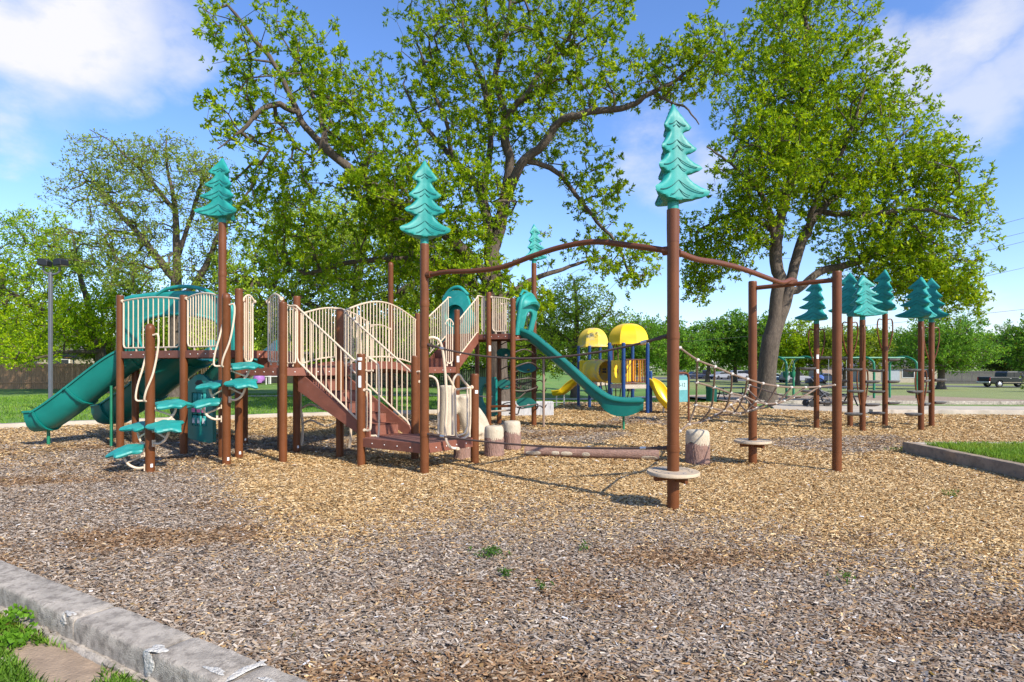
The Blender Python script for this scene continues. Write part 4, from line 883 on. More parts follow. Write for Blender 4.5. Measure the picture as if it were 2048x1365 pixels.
# ------------------------------------------------------------------ trees
def rnd_unit(n, g):
    v = g.normal(size=(n, 3)); return v/np.linalg.norm(v, axis=1, keepdims=True)
def vnoise(P, f, seed):
    """cheap smooth 3-D noise in -1..1"""
    g = np.random.default_rng(seed); out = np.zeros(len(P))
    for k in range(5):
        d = rnd_unit(1, g)[0]*f*(1+0.45*k); out += np.sin(P@d+g.uniform(0, 6.28))/(1+0.25*k)
    return out/3.0
def leaf_mesh(name, tips, dirs, per, size, palette, parent, g, spread=0.16, wid=0.42, up=0.25, drop=0.0):
    """leaf tufts: 'per' kite-shaped leaves fan out from every twig tip"""
    n = len(tips)*per; c = np.repeat(tips, per, 0); d0 = np.repeat(dirs, per, 0)
    d = d0*0.55+rnd_unit(n, g)*1.0+np.array([0, 0, up]); d /= np.linalg.norm(d, axis=1, keepdims=True)
    c = c+rnd_unit(n, g)*(g.random((n, 1))**0.5)*spread
    L = size*(0.65+0.7*g.random((n, 1))); s = np.cross(d, rnd_unit(n, g)); s /= np.linalg.norm(s, axis=1, keepdims=True)
    dz = np.array([0, 0, -1.0])*L*drop
    V = np.empty((n, 4, 3), np.float32); V[:, 0] = c; V[:, 1] = c+d*L*0.45+s*L*wid*0.5; V[:, 2] = c+d*L+dz; V[:, 3] = c+d*L*0.45-s*L*wid*0.5
    Fq = np.arange(n*4).reshape(n, 4)
    pal = np.array(palette); tuft = np.repeat(g.random(len(tips)), per); t = np.clip(0.55*tuft+0.6*g.random(n)-0.07, 0, 0.999)*(len(pal)-1)
    i = t.astype(int); f = (t-i)[:, None]; colr = pal[i]*(1-f)+pal[i+1]*f; colr = np.where(g.random((n, 1)) < 0.03, np.array([0.26, 0.19, 0.03])*pal.max(), colr); colr = colr*(0.85+0.3*g.random((n, 1)))
    return np_mesh(name, V.reshape(-1, 3), Fq, colr, M['leaf'], parent)
SPRING = [(0.065, 0.14, 0.007), (0.16, 0.275, 0.009), (0.285, 0.405, 0.010), (0.47, 0.54, 0.015)]
OLIVE = [(0.08, 0.13, 0.018), (0.15, 0.225, 0.022), (0.25, 0.34, 0.028), (0.38, 0.46, 0.045)]
DEEP = [(0.04, 0.09, 0.014), (0.065, 0.15, 0.018), (0.11, 0.22, 0.024), (0.19, 0.31, 0.035)]
PALE = [(0.12, 0.17, 0.03), (0.20, 0.265, 0.04), (0.28, 0.36, 0.05), (0.38, 0.46, 0.07)]
SPRING2 = [tuple(min(.75, q*1.2) for q in p_) for p_ in SPRING]; OLIVE2 = [tuple(min(.75, q*1.45) for q in p_) for p_ in OLIVE]; PALE = [tuple(min(.75, q*1.0) for q in p_) for p_ in PALE]; DEEP = [tuple(q*1.4 for q in p_) for p_ in DEEP]
def tree(label, bpx, D, limbs, crown, ntgt, per=40, lsize=0.12, palette=SPRING, name='tree', group=None, tip_r=0.008, gap=0.25, tufts=4, rpow=0.46, spread=0.16, seed=1, cat='tree', bx=None, tuftspread=0.30, gapf=0.9, up=0.25, zfloor=None, bark='bark', rscale=1.0):
    g = np.random.default_rng(seed); base = on_ground(bpx, D); T = thing(name, base.to_tuple(), label, cat, group)
    pos, par, rmin = [], [], []
    for li, limb in enumerate(limbs):
        pts = [np.array(W(q[0], q[1], D+q[2])) for q in limb]; rad = [q[3]*D/F for q in limb]
        L = spline([Vector(p) for p in pts], 5); rr = np.interp(np.linspace(0, len(pts)-1, len(L)), range(len(pts)), rad)
        if li == 0: prev = -1
        else:
            A = np.array(pos); prev = int(np.argmin(((A-np.array(L[0]))**2).sum(1)))
        jit = np.cumsum(g.normal(size=(len(L), 3))*0.02*(D/18), 0)
        for k, p in enumerate(L):
            q = np.array(p)+(jit[k]-jit[0])*(0.4 if li == 0 else 1.0)
            if li > 0 and k == 0: continue
            pos.append(q); par.append(prev); rmin.append(rr[k]); prev = len(pos)-1
    # twig targets spread through the crown volume, thinned by noise so that the sky shows through
    vol = np.array([c[2]*c[3] for c in crown], float); vol /= vol.sum(); tg = []
    while sum(len(t) for t in tg) < ntgt:
        k = g.choice(len(crown), size=ntgt, p=vol); u = rnd_unit(ntgt, g)*(g.random((ntgt, 1))**0.40)
        C = np.array([[*crown[i][:2], *crown[i][2:6]] for i in k])
        Dd = D+C[:, 4]+u[:, 1]*C[:, 5]; px = C[:, 0]+u[:, 0]*C[:, 2]; py = C[:, 1]+u[:, 2]*C[:, 3]
        P = np.stack([(px-CX)*(D+C[:, 4])/F, Dd, CH+(HY-py)*(D+C[:, 4])/F], 1)
        keep = vnoise(P, gapf*18/D*1.6, seed+5) > -1+gap*2+g.normal(size=ntgt)*0.12
        if zfloor is not None: keep &= P[:, 2] > zfloor
        tg.append(P[keep])
    tg = np.concatenate(tg)[:ntgt]
    A = np.array(pos); d0 = np.array([np.min(((A-t)**2).sum(1)) for t in tg]); tg = tg[np.argsort(d0)]
    cap = len(pos)+ntgt*5; buf = np.zeros((cap, 3)); buf[:len(pos)] = pos; nb = len(pos); tips = []; tdirs = []; tipidx = []
    P_ = list(par); Rm = list(rmin)
    for t in tg:
        dist2 = ((buf[:nb]-t)**2).sum(1)+np.maximum(0, buf[:nb, 2]-t[2])*0.3; j = int(np.argmin(dist2)); p0 = buf[j].copy(); v = t-p0; Ld = np.linalg.norm(v)
        m = int(np.clip(Ld/0.35, 1, 4)); prev = j; side = rnd_unit(1, g)[0]*Ld*0.16
        for k in range(1, m+1):
            s = k/m; q = p0+v*s+side*math.sin(math.pi*s)+np.array([0, 0, 0.10*Ld*math.sin(math.pi*s)])+g.normal(size=3)*0.02*Ld
            buf[nb] = q; P_.append(prev); Rm.append(0); prev = nb; nb += 1
        tips.append(buf[prev]); dd = buf[prev]-buf[P_[prev]]; tdirs.append(dd/(np.linalg.norm(dd)+1e-9)); tipidx.append(prev)
    cnt = np.zeros(nb)
    ch = [[] for _ in range(nb)]
    for i in range(nb):
        if P_[i] >= 0: ch[P_[i]].append(i)
    for i in tipidx: cnt[i] += 1
    for i in range(nb-1, 0, -1):
        if P_[i] >= 0: cnt[P_[i]] += cnt[i]
    # limb nodes may be out of order with respect to attachments only through parents earlier in the list
    rad = np.maximum(np.array(Rm), tip_r*rscale*np.maximum(cnt, 1)**rpow)
    for i in range(1, nb):
        if P_[i] >= 0: rad[i] = min(rad[i], rad[P_[i]]*0.97) if Rm[i] == 0 else rad[i]
    mb = MB(); stack = [0]; started = set()
    while stack:
        s = stack.pop(); chain = ([P_[s]] if P_[s] >= 0 else [])+[s]; i = s
        while ch[i]:
            b = max(ch[i], key=lambda q: (Rm[q] > 0, cnt[q], rad[q])); stack += [q for q in ch[i] if q != b]; chain.append(b); i = b
        rr = [rad[q] for q in chain]
        if P_[s] >= 0: rr[0] = min(rr[0], rr[1]*1.15)
        if len(chain) < 2: continue
        big = max(rr); nn = 14 if big > 0.15 else 8 if big > 0.05 else 5 if big > 0.02 else 3
        if s == 0:                                              # root flare
            chain_p = [Vector(buf[q]) for q in chain]; h0 = chain_p[0].z
            rr = [r*(1+0.55*math.exp(-max(0, p.z-base.z)/0.35)) for r, p in zip(rr, chain_p)]
            chain_p = [chain_p[0]-Z3*(h0-base.z+0.25)]+chain_p; rr = [rr[0]*1.5]+rr; mb.tube(chain_p, rr, nn)
        else: mb.tube([Vector(buf[q]) for q in chain], rr, nn, cap=big > 0.02)
    mb.build('trunk', M[bark], T, smooth=70)
    tips = np.array(tips); tdirs = np.array(tdirs); k = tufts
    tt = np.repeat(tips, k, 0)+rnd_unit(len(tips)*k, g)*g.random((len(tips)*k, 1))**0.6*tuftspread; td = np.repeat(tdirs, k, 0)*0.6+rnd_unit(len(tips)*k, g)*0.7
    td /= np.linalg.norm(td, axis=1, keepdims=True)
    leaf_mesh('crown', tt, td, max(1, per//k), lsize, palette, T, g, spread, up=up)
    return T
tree('huge spreading oak behind the tower, its crown reaching over the whole play structure', 1003, 18.6,
    [[(1003, 838, 0, 22), (995, 740, 0, 19), (992, 650, 0, 18), (988, 570, 0, 17), (987, 500, 0, 16)],
     [(987, 500, 0, 12), (1003, 430, 0, 11), (1012, 370, 0, 10), (1018, 320, -.2, 8), (1006, 270, -.3, 6.5), (1002, 215, -.3, 5.5), (985, 150, 0, 4.5), (1000, 80, .3, 4), (1010, 0, .5, 3), (1015, -90, .6, 2)],
     [(988, 575, 0, 12), (930, 500, -.4, 9.5), (865, 445, -.9, 8.5), (800, 405, -1.2, 7.5), (722, 352, -1.5, 7), (655, 305, -1.8, 6.5), (605, 245, -2, 5.5), (562, 150, -2.2, 4), (522, 90, -2.3, 4), (460, 20, -2.5, 2.5)],
     [(655, 305, -1.8, 6), (640, 225, -1.4, 5), (622, 180, -1.2, 4), (690, 205, -.9, 3), (735, 150, -.7, 1.6)],
     [(590, 225, -2, 4), (530, 210, -2.6, 2.5), (470, 260, -3, 1.5), (425, 290, -3.2, 1)],
     [(987, 500, 0, 11), (962, 395, .5, 10), (935, 345, .8, 8), (880, 285, 1.3, 6), (835, 235, 1.6, 4), (800, 160, 1.8, 2)],
     [(962, 395, .5, 9), (973, 330, 1, 7), (976, 250, 1.3, 6), (960, 170, 1.5, 4), (930, 90, 1.6, 2.5), (915, 20, 1.7, 1.5)],
     [(905, 315, 1, 5), (895, 250, .6, 4), (870, 190, .3, 3), (845, 110, .1, 2)],
     [(1008, 405, 0, 10), (1040, 328, -.6, 9), (1075, 300, -.9, 8), (1105, 262, -1.1, 7), (1150, 236, -1.4, 6.5), (1210, 222, -1.6, 6), (1268, 214, -1.8, 5), (1312, 188, -2, 4), (1370, 155, -2.1, 3), (1430, 110, -2.2, 2), (1470, 60, -2.2, 1.2)],
     [(1312, 190, -2, 3), (1360, 210, -2.2, 2), (1400, 245, -2.3, 1)],
     [(1045, 322, -.6, 6), (1110, 342, -.2, 5), (1150, 382, .2, 4), (1190, 430, .4, 3), (1235, 480, .5, 2.2), (1265, 545, .6, 1.2)],
     [(992, 612, 0, 8), (1040, 572, .5, 6.5), (1090, 550, .8, 5), (1150, 530, 1, 3.5), (1215, 515, 1.2, 1.5)],
     [(990, 600, 0, 8), (900, 535, .7, 6), (850, 512, .9, 5.5), (760, 515, 1.2, 5), (690, 525, 1.4, 4), (610, 545, 1.6, 2)],
     [(1004, 240, -.3, 5), (1060, 180, -.8, 4), (1110, 110, -1, 3), (1150, 50, -1.1, 2), (1170, -40, -1.2, 1)]],
    [(520, 90, 105, 105, -2.2, 2.0), (640, 190, 140, 120, -1.6, 2.5), (470, 240, 60, 55, -2.8, 1.2), (720, 300, 130, 90, -1.2, 2.4), (620, 320, 110, 70, -1.5, 2),
     (830, 150, 100, 110, 1.2, 2.6), (1000, 90, 170, 150, 0, 3.4), (930, 270, 150, 120, 1.0, 2.6), (1090, 200, 150, 120, -.6, 2.8), (1180, 60, 90, 90, -1, 2), (1000, -80, 240, 110, 0, 3.4),
     (1260, 150, 90, 60, -1.7, 1.6), (1385, 140, 95, 60, -2.1, 1.5), (1420, 90, 70, 50, -2.1, 1.3), (1190, 380, 80, 90, .3, 1.8), (1170, 500, 130, 55, .9, 1.8), (1260, 540, 70, 60, .6, 1.2),
     (800, 430, 170, 80, .2, 2.6), (700, 520, 200, 75, 1.4, 2.5), (880, 560, 110, 70, 1, 2), (1060, 600, 60, 40, .8, 1.2), (560, 420, 120, 90, .5, 2.4), (800, 380, 120, 60, -2.0, 1.5), (900, 480, 90, 60, -1.2, 1.6), (985, 560, 90, 60, -1.0, 1.2), (960, 400, 90, 80, -0.8, 1.8), (700, 400, 150, 60, -.8, 2)],
    3700, per=48, lsize=0.108, tip_r=0.0058, rpow=0.485, gap=0.32, tufts=3, seed=3, spread=0.06, tuftspread=0.25)
tree('big leaning tree with a bare forked trunk beside the swing set', 1532, 26.0,
    [[(1532, 808, 0, 18), (1534, 740, 0, 15), (1543, 665, 0, 14), (1550, 610, 0, 10.5), (1556, 555, 0, 10)],
     [(1556, 555, 0, 9.5), (1553, 500, 0, 9), (1562, 430, 0, 9), (1575, 380, 0, 8), (1592, 300, .2, 7), (1600, 220, .3, 6), (1606, 160, .4, 4.5), (1616, 70, .5, 3), (1620, -10, .6, 2), (1625, -80, .6, 1)],
     [(1556, 500, 0, 8), (1542, 425, -.6, 6), (1520, 378, -1, 4), (1475, 335, -1.4, 2.5), (1430, 300, -1.6, 1.2)],
     [(1546, 672, 0, 9), (1570, 610, .2, 9), (1592, 550, .3, 9), (1620, 480, .5, 8), (1652, 430, .6, 6.5), (1692, 398, .8, 5), (1765, 335, 1, 3.5), (1850, 255, 1.2, 1.5)],
     [(1618, 480, .5, 6), (1625, 420, 0, 5), (1660, 350, -.5, 4), (1700, 260, -1, 2.5), (1730, 170, -1.2, 1.2)],
     [(1580, 590, .3, 6), (1640, 548, 1, 5), (1710, 530, 1.4, 4.5), (1800, 500, 1.8, 3), (1890, 500, 2, 1.5)],
     [(1552, 470, 0, 6), (1500, 440, .6, 4), (1440, 440, 1, 2.5), (1390, 470, 1.2, 1.2)],
     [(1650, 430, .6, 4), (1750, 430, -.6, 3), (1850, 420, -1.2, 1.5), (1930, 440, -1.5, .8)]],
    [(1600, 90, 150, 110, .3, 3.4), (1620, 200, 200, 110, 0, 4), (1660, 310, 220, 110, 0, 4.4), (1520, 330, 100, 110, -1, 2.6), (1430, 470, 80, 90, .8, 2), (1400, 560, 40, 50, .8, 1), (1480, 480, 110, 80, .5, 2.6),
     (1760, 400, 180, 120, .2, 4), (1850, 490, 115, 100, 0, 3), (1880, 570, 90, 60, .6, 2.4), (1780, 530, 130, 60, 1.2, 3), (1610, -40, 110, 60, .3, 3), (1760, 200, 70, 40, .2, 2), (1860, 270, 40, 40, 1.2, 1.4), (1950, 560, 45, 35, 0, 1), (1920, 600, 60, 40, .3, 1.6), (1830, 330, 70, 60, .2, 2.2), (1880, 400, 60, 60, .2, 2)],
    4000, per=40, lsize=0.15, tip_r=0.0065, rpow=0.49, gap=0.28, tufts=4, seed=8, spread=0.075, tuftspread=0.34, palette=SPRING)
tree('tall airy tree with thin upright limbs standing behind the left slides', 352, 30.0,
    [[(352, 785, 0, 10), (352, 700, 0, 9), (350, 600, 0, 8), (352, 500, 0, 7), (346, 400, 0, 4.5), (332, 330, 0, 2.5), (330, 270, 0, 1.2)],
     [(350, 560, 0, 5), (300, 490, .4, 3.5), (240, 420, .6, 2.5), (190, 350, .8, 1.5), (150, 330, .9, 1)],
     [(352, 520, 0, 5), (380, 440, -.4, 3.5), (400, 380, -.6, 2.2), (415, 320, -.8, 1)],
     [(346, 420, 0, 3), (300, 350, .2, 2), (240, 290, .3, 1.2), (200, 265, .4, .8)],
     [(352, 620, 0, 7), (395, 560, -1, 6.5), (430, 490, -1.4, 4.5), (480, 420, -1.6, 3), (520, 350, -1.8, 1.2)]],
    [(330, 330, 90, 60, 0, 2.4), (230, 330, 100, 60, .5, 2), (180, 390, 80, 50, .8, 2), (300, 420, 130, 60, 0, 3), (430, 370, 80, 60, -1, 2.2), (250, 500, 150, 60, .4, 3), (460, 460, 80, 70, -1.4, 2), (350, 560, 150, 60, 0, 3)],
    1250, per=28, lsize=0.13, palette=PALE, tip_r=0.009, rpow=.49, gap=0.36, tufts=4, seed=21, spread=0.14, tuftspread=0.36)
tree('broad bushy light green tree hanging over the wooden fence on the far left', 150, 35.0,
    [[(205, 790, 0, 9), (200, 700, 0, 7), (180, 620, 0, 6), (160, 540, 0, 4), (150, 470, 0, 2)], [(200, 690, 0, 5), (110, 640, -.5, 3.5), (40, 600, -.8, 2), (-20, 560, -1, 1)], [(200, 700, 0, 5), (260, 620, -.5, 3), (300, 560, -.8, 1.5)], [(200, 705, -.3, 4), (120, 705, -2, 2.5), (60, 720, -2.8, 1.2)]],
    [(90, 470, 80, 50, 0, 2.4), (40, 540, 120, 60, 0, 3), (180, 560, 130, 60, 0, 3), (250, 620, 110, 60, -.6, 2.6), (80, 640, 130, 60, -.8, 3), (180, 650, 110, 45, -1.5, 2), (30, 705, 80, 30, -2.5, 1.5), (-60, 600, 80, 130, 0, 3)],
    1800, per=32, lsize=0.15, palette=SPRING2, gap=0.26, tip_r=0.009, tufts=4, seed=31, spread=0.18, tuftspread=0.5)
tree('dense live oak with dark crooked limbs behind the stairs and bridge', 690, 30.0,
    [[(690, 790, 0, 13), (690, 700, 0, 11), (700, 620, 0, 9), (720, 540, 0, 6), (730, 450, 0, 3)], [(692, 690, 0, 8), (620, 610, -.5, 6), (540, 570, -.8, 4), (470, 540, -1, 2)], [(695, 660, 0, 8), (780, 600, -.5, 6), (850, 560, -.8, 4), (920, 540, -1, 2)], [(692, 680, 0, 6), (590, 660, .5, 4), (510, 650, .8, 2)], [(695, 680, .3, 6), (800, 650, 1, 4), (880, 640, 1.2, 2)]],
    [(520, 560, 110, 90, -.5, 3), (620, 500, 120, 90, 0, 3), (730, 480, 130, 100, 0, 3), (840, 520, 110, 90, 0, 3), (930, 600, 90, 90, 0, 3), (560, 650, 100, 50, 0, 2.4), (700, 610, 150, 70, 0, 3), (840, 640, 110, 60, 0, 2.5), (900, 700, 60, 40, 0, 2), (700, 690, 90, 35, 0, 2)],
    2700, per=34, lsize=0.165, palette=OLIVE2, gap=0.16, tip_r=0.010, tufts=4, seed=41, spread=0.2, tuftspread=0.5)
tree('mid green tree right behind the tower slide, reaching down behind the leaf pads', 1140, 38.0,
    [[(1150, 775, 0, 7), (1152, 690, 0, 6), (1155, 620, 0, 4), (1150, 560, 0, 2)], [(1152, 690, 0, 4), (1100, 650, 0, 2.5), (1080, 620, 0, 1.2)], [(1152, 680, 0, 4), (1200, 640, 0, 2.5), (1230, 610, 0, 1.2)]],
    [(1090, 650, 60, 60, 0, 2.5), (1150, 610, 70, 60, 0, 3), (1200, 650, 60, 60, 0, 3), (1100, 710, 60, 40, 0, 2.5), (1170, 700, 80, 40, 0, 2.5)],
    760, per=28, lsize=0.17, palette=OLIVE2, gap=0.2, tufts=3, seed=51, spread=0.25, tuftspread=0.5, tip_r=0.011)
def small_tree(label, px, by, D, ell, n, pal, seed, lsize=0.25, **kw):
    top = min(e[1]-e[3] for e in ell); cy = sum(e[1] for e in ell)/len(ell)
    return tree(label, px, D, [[(px, by, 0, kw.pop('tr', 4)), (px+1, by-(by-cy)*0.5, 0, 3.2), (px-1, cy, 0, 2.4), (px, top+(cy-top)*0.4, 0, 1)]], ell, n, per=24, lsize=lsize, palette=pal, gap=kw.pop('gap', 0.08), tufts=3, seed=seed, spread=0.32, tuftspread=0.6, tip_r=0.014, **kw)
small_tree('dark round tree behind the bright yellow dome roof', 1262, 762, 52, [(1262, 680, 62, 50, 0, 3.5), (1300, 690, 50, 45, 0, 3), (1230, 700, 40, 50, 0, 3)], 620, DEEP, 61)
small_tree('dark green tree between the fir topped pole and the parked cars', 1340, 758, 75, [(1335, 688, 44, 52, 0, 4), (1374, 700, 36, 42, 0, 3)], 560, DEEP, 62, 0.34)
small_tree('round green tree at the parking lot, left of the taller one', 1415, 760, 95, [(1413, 683, 42, 44, 0, 4), (1393, 708, 34, 34, 0, 3)], 520, DEEP, 63, 0.40, group='trees along the parking lot')
small_tree('tallest pointed tree at the parking lot behind the net', 1470, 760, 95, [(1468, 664, 38, 40, 0, 4), (1470, 700, 54, 38, 0, 4)], 640, DEEP, 64, 0.40, group='trees along the parking lot')
small_tree('green tree seen just behind the bare leaning trunk', 1512, 760, 92, [(1520, 682, 44, 54, 0, 4)], 460, DEEP, 65, 0.40, group='trees along the parking lot')
small_tree('bright green bushy tree behind the swing frame', 1595, 760, 80, [(1595, 682, 52, 44, 0, 4), (1570, 702, 42, 38, 0, 3), (1632, 700, 44, 38, 0, 3)], 680, SPRING, 66, 0.34)
small_tree('light green tree seen between the fir topped poles', 1690, 762, 78, [(1680, 692, 56, 40, 0, 4), (1742, 698, 48, 40, 0, 3), (1650, 700, 36, 36, 0, 3)], 680, OLIVE, 67, 0.34)
small_tree('large rounded shade tree beside the grey fence on the right', 1882, 778, 62, [(1880, 670, 78, 42, 0, 5), (1850, 710, 70, 34, 0, 4), (1920, 705, 66, 36, 0, 4)], 900, DEEP, 68, 0.27, tr=7)
small_tree('dark cedar-like tree behind the pickup truck', 2018, 772, 95, [(2018, 700, 32, 38, 0, 4), (2000, 725, 26, 22, 0, 3)], 380, [(0.03, 0.05, 0.015), (0.05, 0.075, 0.02), (0.09, 0.12, 0.03), (0.13, 0.16, 0.04)], 69, 0.36)
small_tree('tall tree at the right edge above the pickup cab', 2060, 772, 88, [(2045, 678, 40, 46, 0, 4), (2075, 700, 60, 60, 0, 4)], 560, DEEP, 70, 0.36)
small_tree('leafy low tree reaching down in front of the pickup hood', 2075, 790, 50, [(2078, 768, 22, 12, 0, 1)], 80, SPRING, 71, 0.22)
small_tree('olive green tree closing the gap behind the tower', 1010, 775, 46, [(1000, 680, 80, 60, 0, 4), (1060, 700, 70, 50, 0, 3)], 620, OLIVE2, 72, 0.24)
small_tree('shady tree behind the bridge railing', 800, 775, 44, [(790, 690, 90, 55, 0, 4), (880, 690, 80, 55, 0, 4)], 720, DEEP, 73, 0.24)
small_tree('bushy tree seen through the slide hood opening', 390, 775, 42, [(380, 660, 70, 55, 0, 3), (440, 690, 60, 45, 0, 3), (310, 690, 60, 45, 0, 3)], 900, OLIVE2, 77, 0.2)
small_tree('pale leafy tree above the porch roof', 560, 772, 56, [(540, 690, 90, 50, 0, 4), (630, 700, 80, 45, 0, 4)], 620, OLIVE2, 74, 0.28)
small_tree('dark small tree standing against the wooden fence', 203, 778, 40.2, [(205, 700, 36, 34, 0, 2), (180, 670, 40, 30, 0, 2)], 260, OLIVE, 75, 0.18)
small_tree('tree at the far left edge above the fence', -30, 775, 46, [(-20, 640, 90, 90, 0, 4), (60, 690, 60, 40, 0, 3)], 620, SPRING2, 76, 0.24)
# distant tree belt that reads as one mass along the horizon
def belt(name, label, x0, x1, yD, h0, h1, n, seed, pal):
    g = np.random.default_rng(seed); x = g.uniform(x0, x1, n); y = yD+g.normal(size=n)*3; hh = h0+(h1-h0)*(0.5+0.5*np.sin(x*0.13+seed)*np.sin(x*0.047+1))
    z = gz(x, y)+hh*g.random(n)**0.7; P = np.stack([x, y, z], 1)
    o = leaf_mesh(name, P, rnd_unit(n, g), 10, 0.75, pal, None, g, 1.0); setp(o, None, None, None, 'stuff'); return o
belt('distant_foliage', '', -75, 150, 158, 7, 13, 9000, 5, DEEP)
# ------------------------------------------------------------------ ground
def kind(o, k): o['kind'] = k; return o
def ground_sheet():
    xs = np.concatenate([np.linspace(-400, -60, 12), np.linspace(-50, 60, 111), np.linspace(70, 400, 12)]); ys = np.concatenate([[-30, -10], np.linspace(0, 90, 91), np.linspace(100, 600, 14)])
    Xg, Yg = np.meshgrid(xs, ys); Zg = gz(Xg, Yg); n, m = Xg.shape
    Vv = np.stack([Xg, Yg, Zg], -1).reshape(-1, 3); idx = np.arange(n*m).reshape(n, m)
    Fq = np.stack([idx[:-1, :-1], idx[:-1, 1:], idx[1:, 1:], idx[1:, :-1]], -1).reshape(-1, 4)
    mt, nt, b = new_mat('lawn'); tc = N(nt, 'ShaderNodeTexCoord')
    n1 = N(nt, 'ShaderNodeTexNoise', i_Scale=0.35, i_Detail=5.0); n2 = N(nt, 'ShaderNodeTexNoise', i_Scale=14.0, i_Detail=6.0, i_Roughness=0.7); n3 = N(nt, 'ShaderNodeTexNoise', i_Scale=0.09, i_Detail=3.0)
    for q in (n1, n2, n3): nt.links.new(tc.outputs['Object'], q.inputs['Vector'])
    c1 = ramp(nt, n1.outputs['Fac'], [(0.35, (0.085, 0.17, 0.022)), (0.55, (0.12, 0.225, 0.03)), (0.72, (0.19, 0.215, 0.06))])
    dry = ramp(nt, n3.outputs['Fac'], [(0.45, (0, 0, 0)), (0.62, (1, 1, 1))])
    sp = N(nt, 'ShaderNodeSeparateXYZ'); nt.links.new(tc.outputs['Object'], sp.inputs[0])
    mr = N(nt, 'ShaderNodeMapRange', interpolation_type='SMOOTHSTEP'); mr.inputs[1].default_value = 12; mr.inputs[2].default_value = 26; nt.links.new(sp.outputs[0], mr.inputs[0])
    ad = N(nt, 'ShaderNodeMath', operation='MULTIPLY'); nt.links.new(mr.outputs[0], ad.inputs[1]); ad.inputs[0].default_value = 0.5
    mx = N(nt, 'ShaderNodeMixRGB'); mx.inputs[2].default_value = (0.30, 0.26, 0.11, 1); nt.links.new(ad.outputs[0], mx.inputs[0]); nt.links.new(c1, mx.inputs[1])
    hs = N(nt, 'ShaderNodeHueSaturation'); vr = N(nt, 'ShaderNodeMapRange'); vr.inputs[3].default_value = 0.55; vr.inputs[4].default_value = 1.45
    nt.links.new(n2.outputs['Fac'], vr.inputs[0]); nt.links.new(vr.outputs[0], hs.inputs['Value']); nt.links.new(mx.outputs[0], hs.inputs['Color']); nt.links.new(hs.outputs[0], b.inputs['Base Color'])
    b.inputs['Roughness'].default_value = 0.9; bp = N(nt, 'ShaderNodeBump', i_Strength=0.8, i_Distance=0.06); nt.links.new(n2.outputs['Fac'], bp.inputs['Height']); nt.links.new(bp.outputs[0], b.inputs['Normal'])
    return kind(np_mesh('ground', Vv, Fq, np.ones((len(Fq), 3)), mt, smooth=True), 'structure')
ground_sheet()
BED = [(4.2, -0.27), (-0.876, 2.69), (-3.83, 4.41), (-16.0, 11.51), (-16.0, 12.5), (-12.5, 14.35), (-6.5, 17.55), (-2.6, 18.75), (1.3, 19.6), (2.4, 26.0), (9.6, 26.0), (9.0, 20.4), (11.5, 18.6), (16.5, 18.2), (16.5, 11.0), (6.95, 10.6), (6.95, 0.2)]
BEDa = np.array(BED)
def inside(x, y, P=BEDa):
    c = np.zeros(len(x), bool); j = len(P)-1
    for i in range(len(P)):
        xi, yi = P[i]; xj, yj = P[j]
        c ^= ((yi > y) != (yj > y)) & (x < (xj-xi)*(y-yi)/(yj-yi+1e-12)+xi); j = i
    return c
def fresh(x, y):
    """0 = weathered grey chips, 1 = fresh golden chips; gold where the bed was topped up; some grey patches paint in shade, as under the tower"""
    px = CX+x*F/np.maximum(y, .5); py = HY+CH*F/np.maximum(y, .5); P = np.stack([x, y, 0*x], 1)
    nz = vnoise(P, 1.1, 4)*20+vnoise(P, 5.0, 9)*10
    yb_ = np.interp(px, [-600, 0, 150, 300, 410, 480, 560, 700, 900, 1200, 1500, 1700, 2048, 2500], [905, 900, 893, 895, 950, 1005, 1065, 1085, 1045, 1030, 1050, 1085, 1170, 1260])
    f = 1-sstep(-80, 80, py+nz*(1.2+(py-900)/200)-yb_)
    for cx, cy, rx, ry in ((330, 905, 230, 24), (560, 890, 230, 20), (1120, 868, 150, 13), (1270, 843, 90, 8), (1690, 888, 150, 17), (900, 850, 140, 12), (1150, 800, 200, 8)):  # weathered grey bands, plus grey put in for the shadow under the tower
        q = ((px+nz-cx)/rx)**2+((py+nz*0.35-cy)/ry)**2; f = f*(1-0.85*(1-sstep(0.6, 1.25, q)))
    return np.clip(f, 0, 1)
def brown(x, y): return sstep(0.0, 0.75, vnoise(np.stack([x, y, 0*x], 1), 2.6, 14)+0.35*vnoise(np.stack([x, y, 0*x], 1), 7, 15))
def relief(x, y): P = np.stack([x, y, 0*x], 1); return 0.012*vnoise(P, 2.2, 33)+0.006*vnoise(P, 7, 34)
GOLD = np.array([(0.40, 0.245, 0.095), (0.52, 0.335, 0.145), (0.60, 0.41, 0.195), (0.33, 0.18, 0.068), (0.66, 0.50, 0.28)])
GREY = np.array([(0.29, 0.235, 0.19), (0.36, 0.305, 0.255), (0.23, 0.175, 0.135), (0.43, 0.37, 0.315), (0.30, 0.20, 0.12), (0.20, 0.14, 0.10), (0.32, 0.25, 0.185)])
BRN = np.array([(0.22, 0.125, 0.062), (0.29, 0.175, 0.09), (0.15, 0.085, 0.045), (0.36, 0.25, 0.15)])
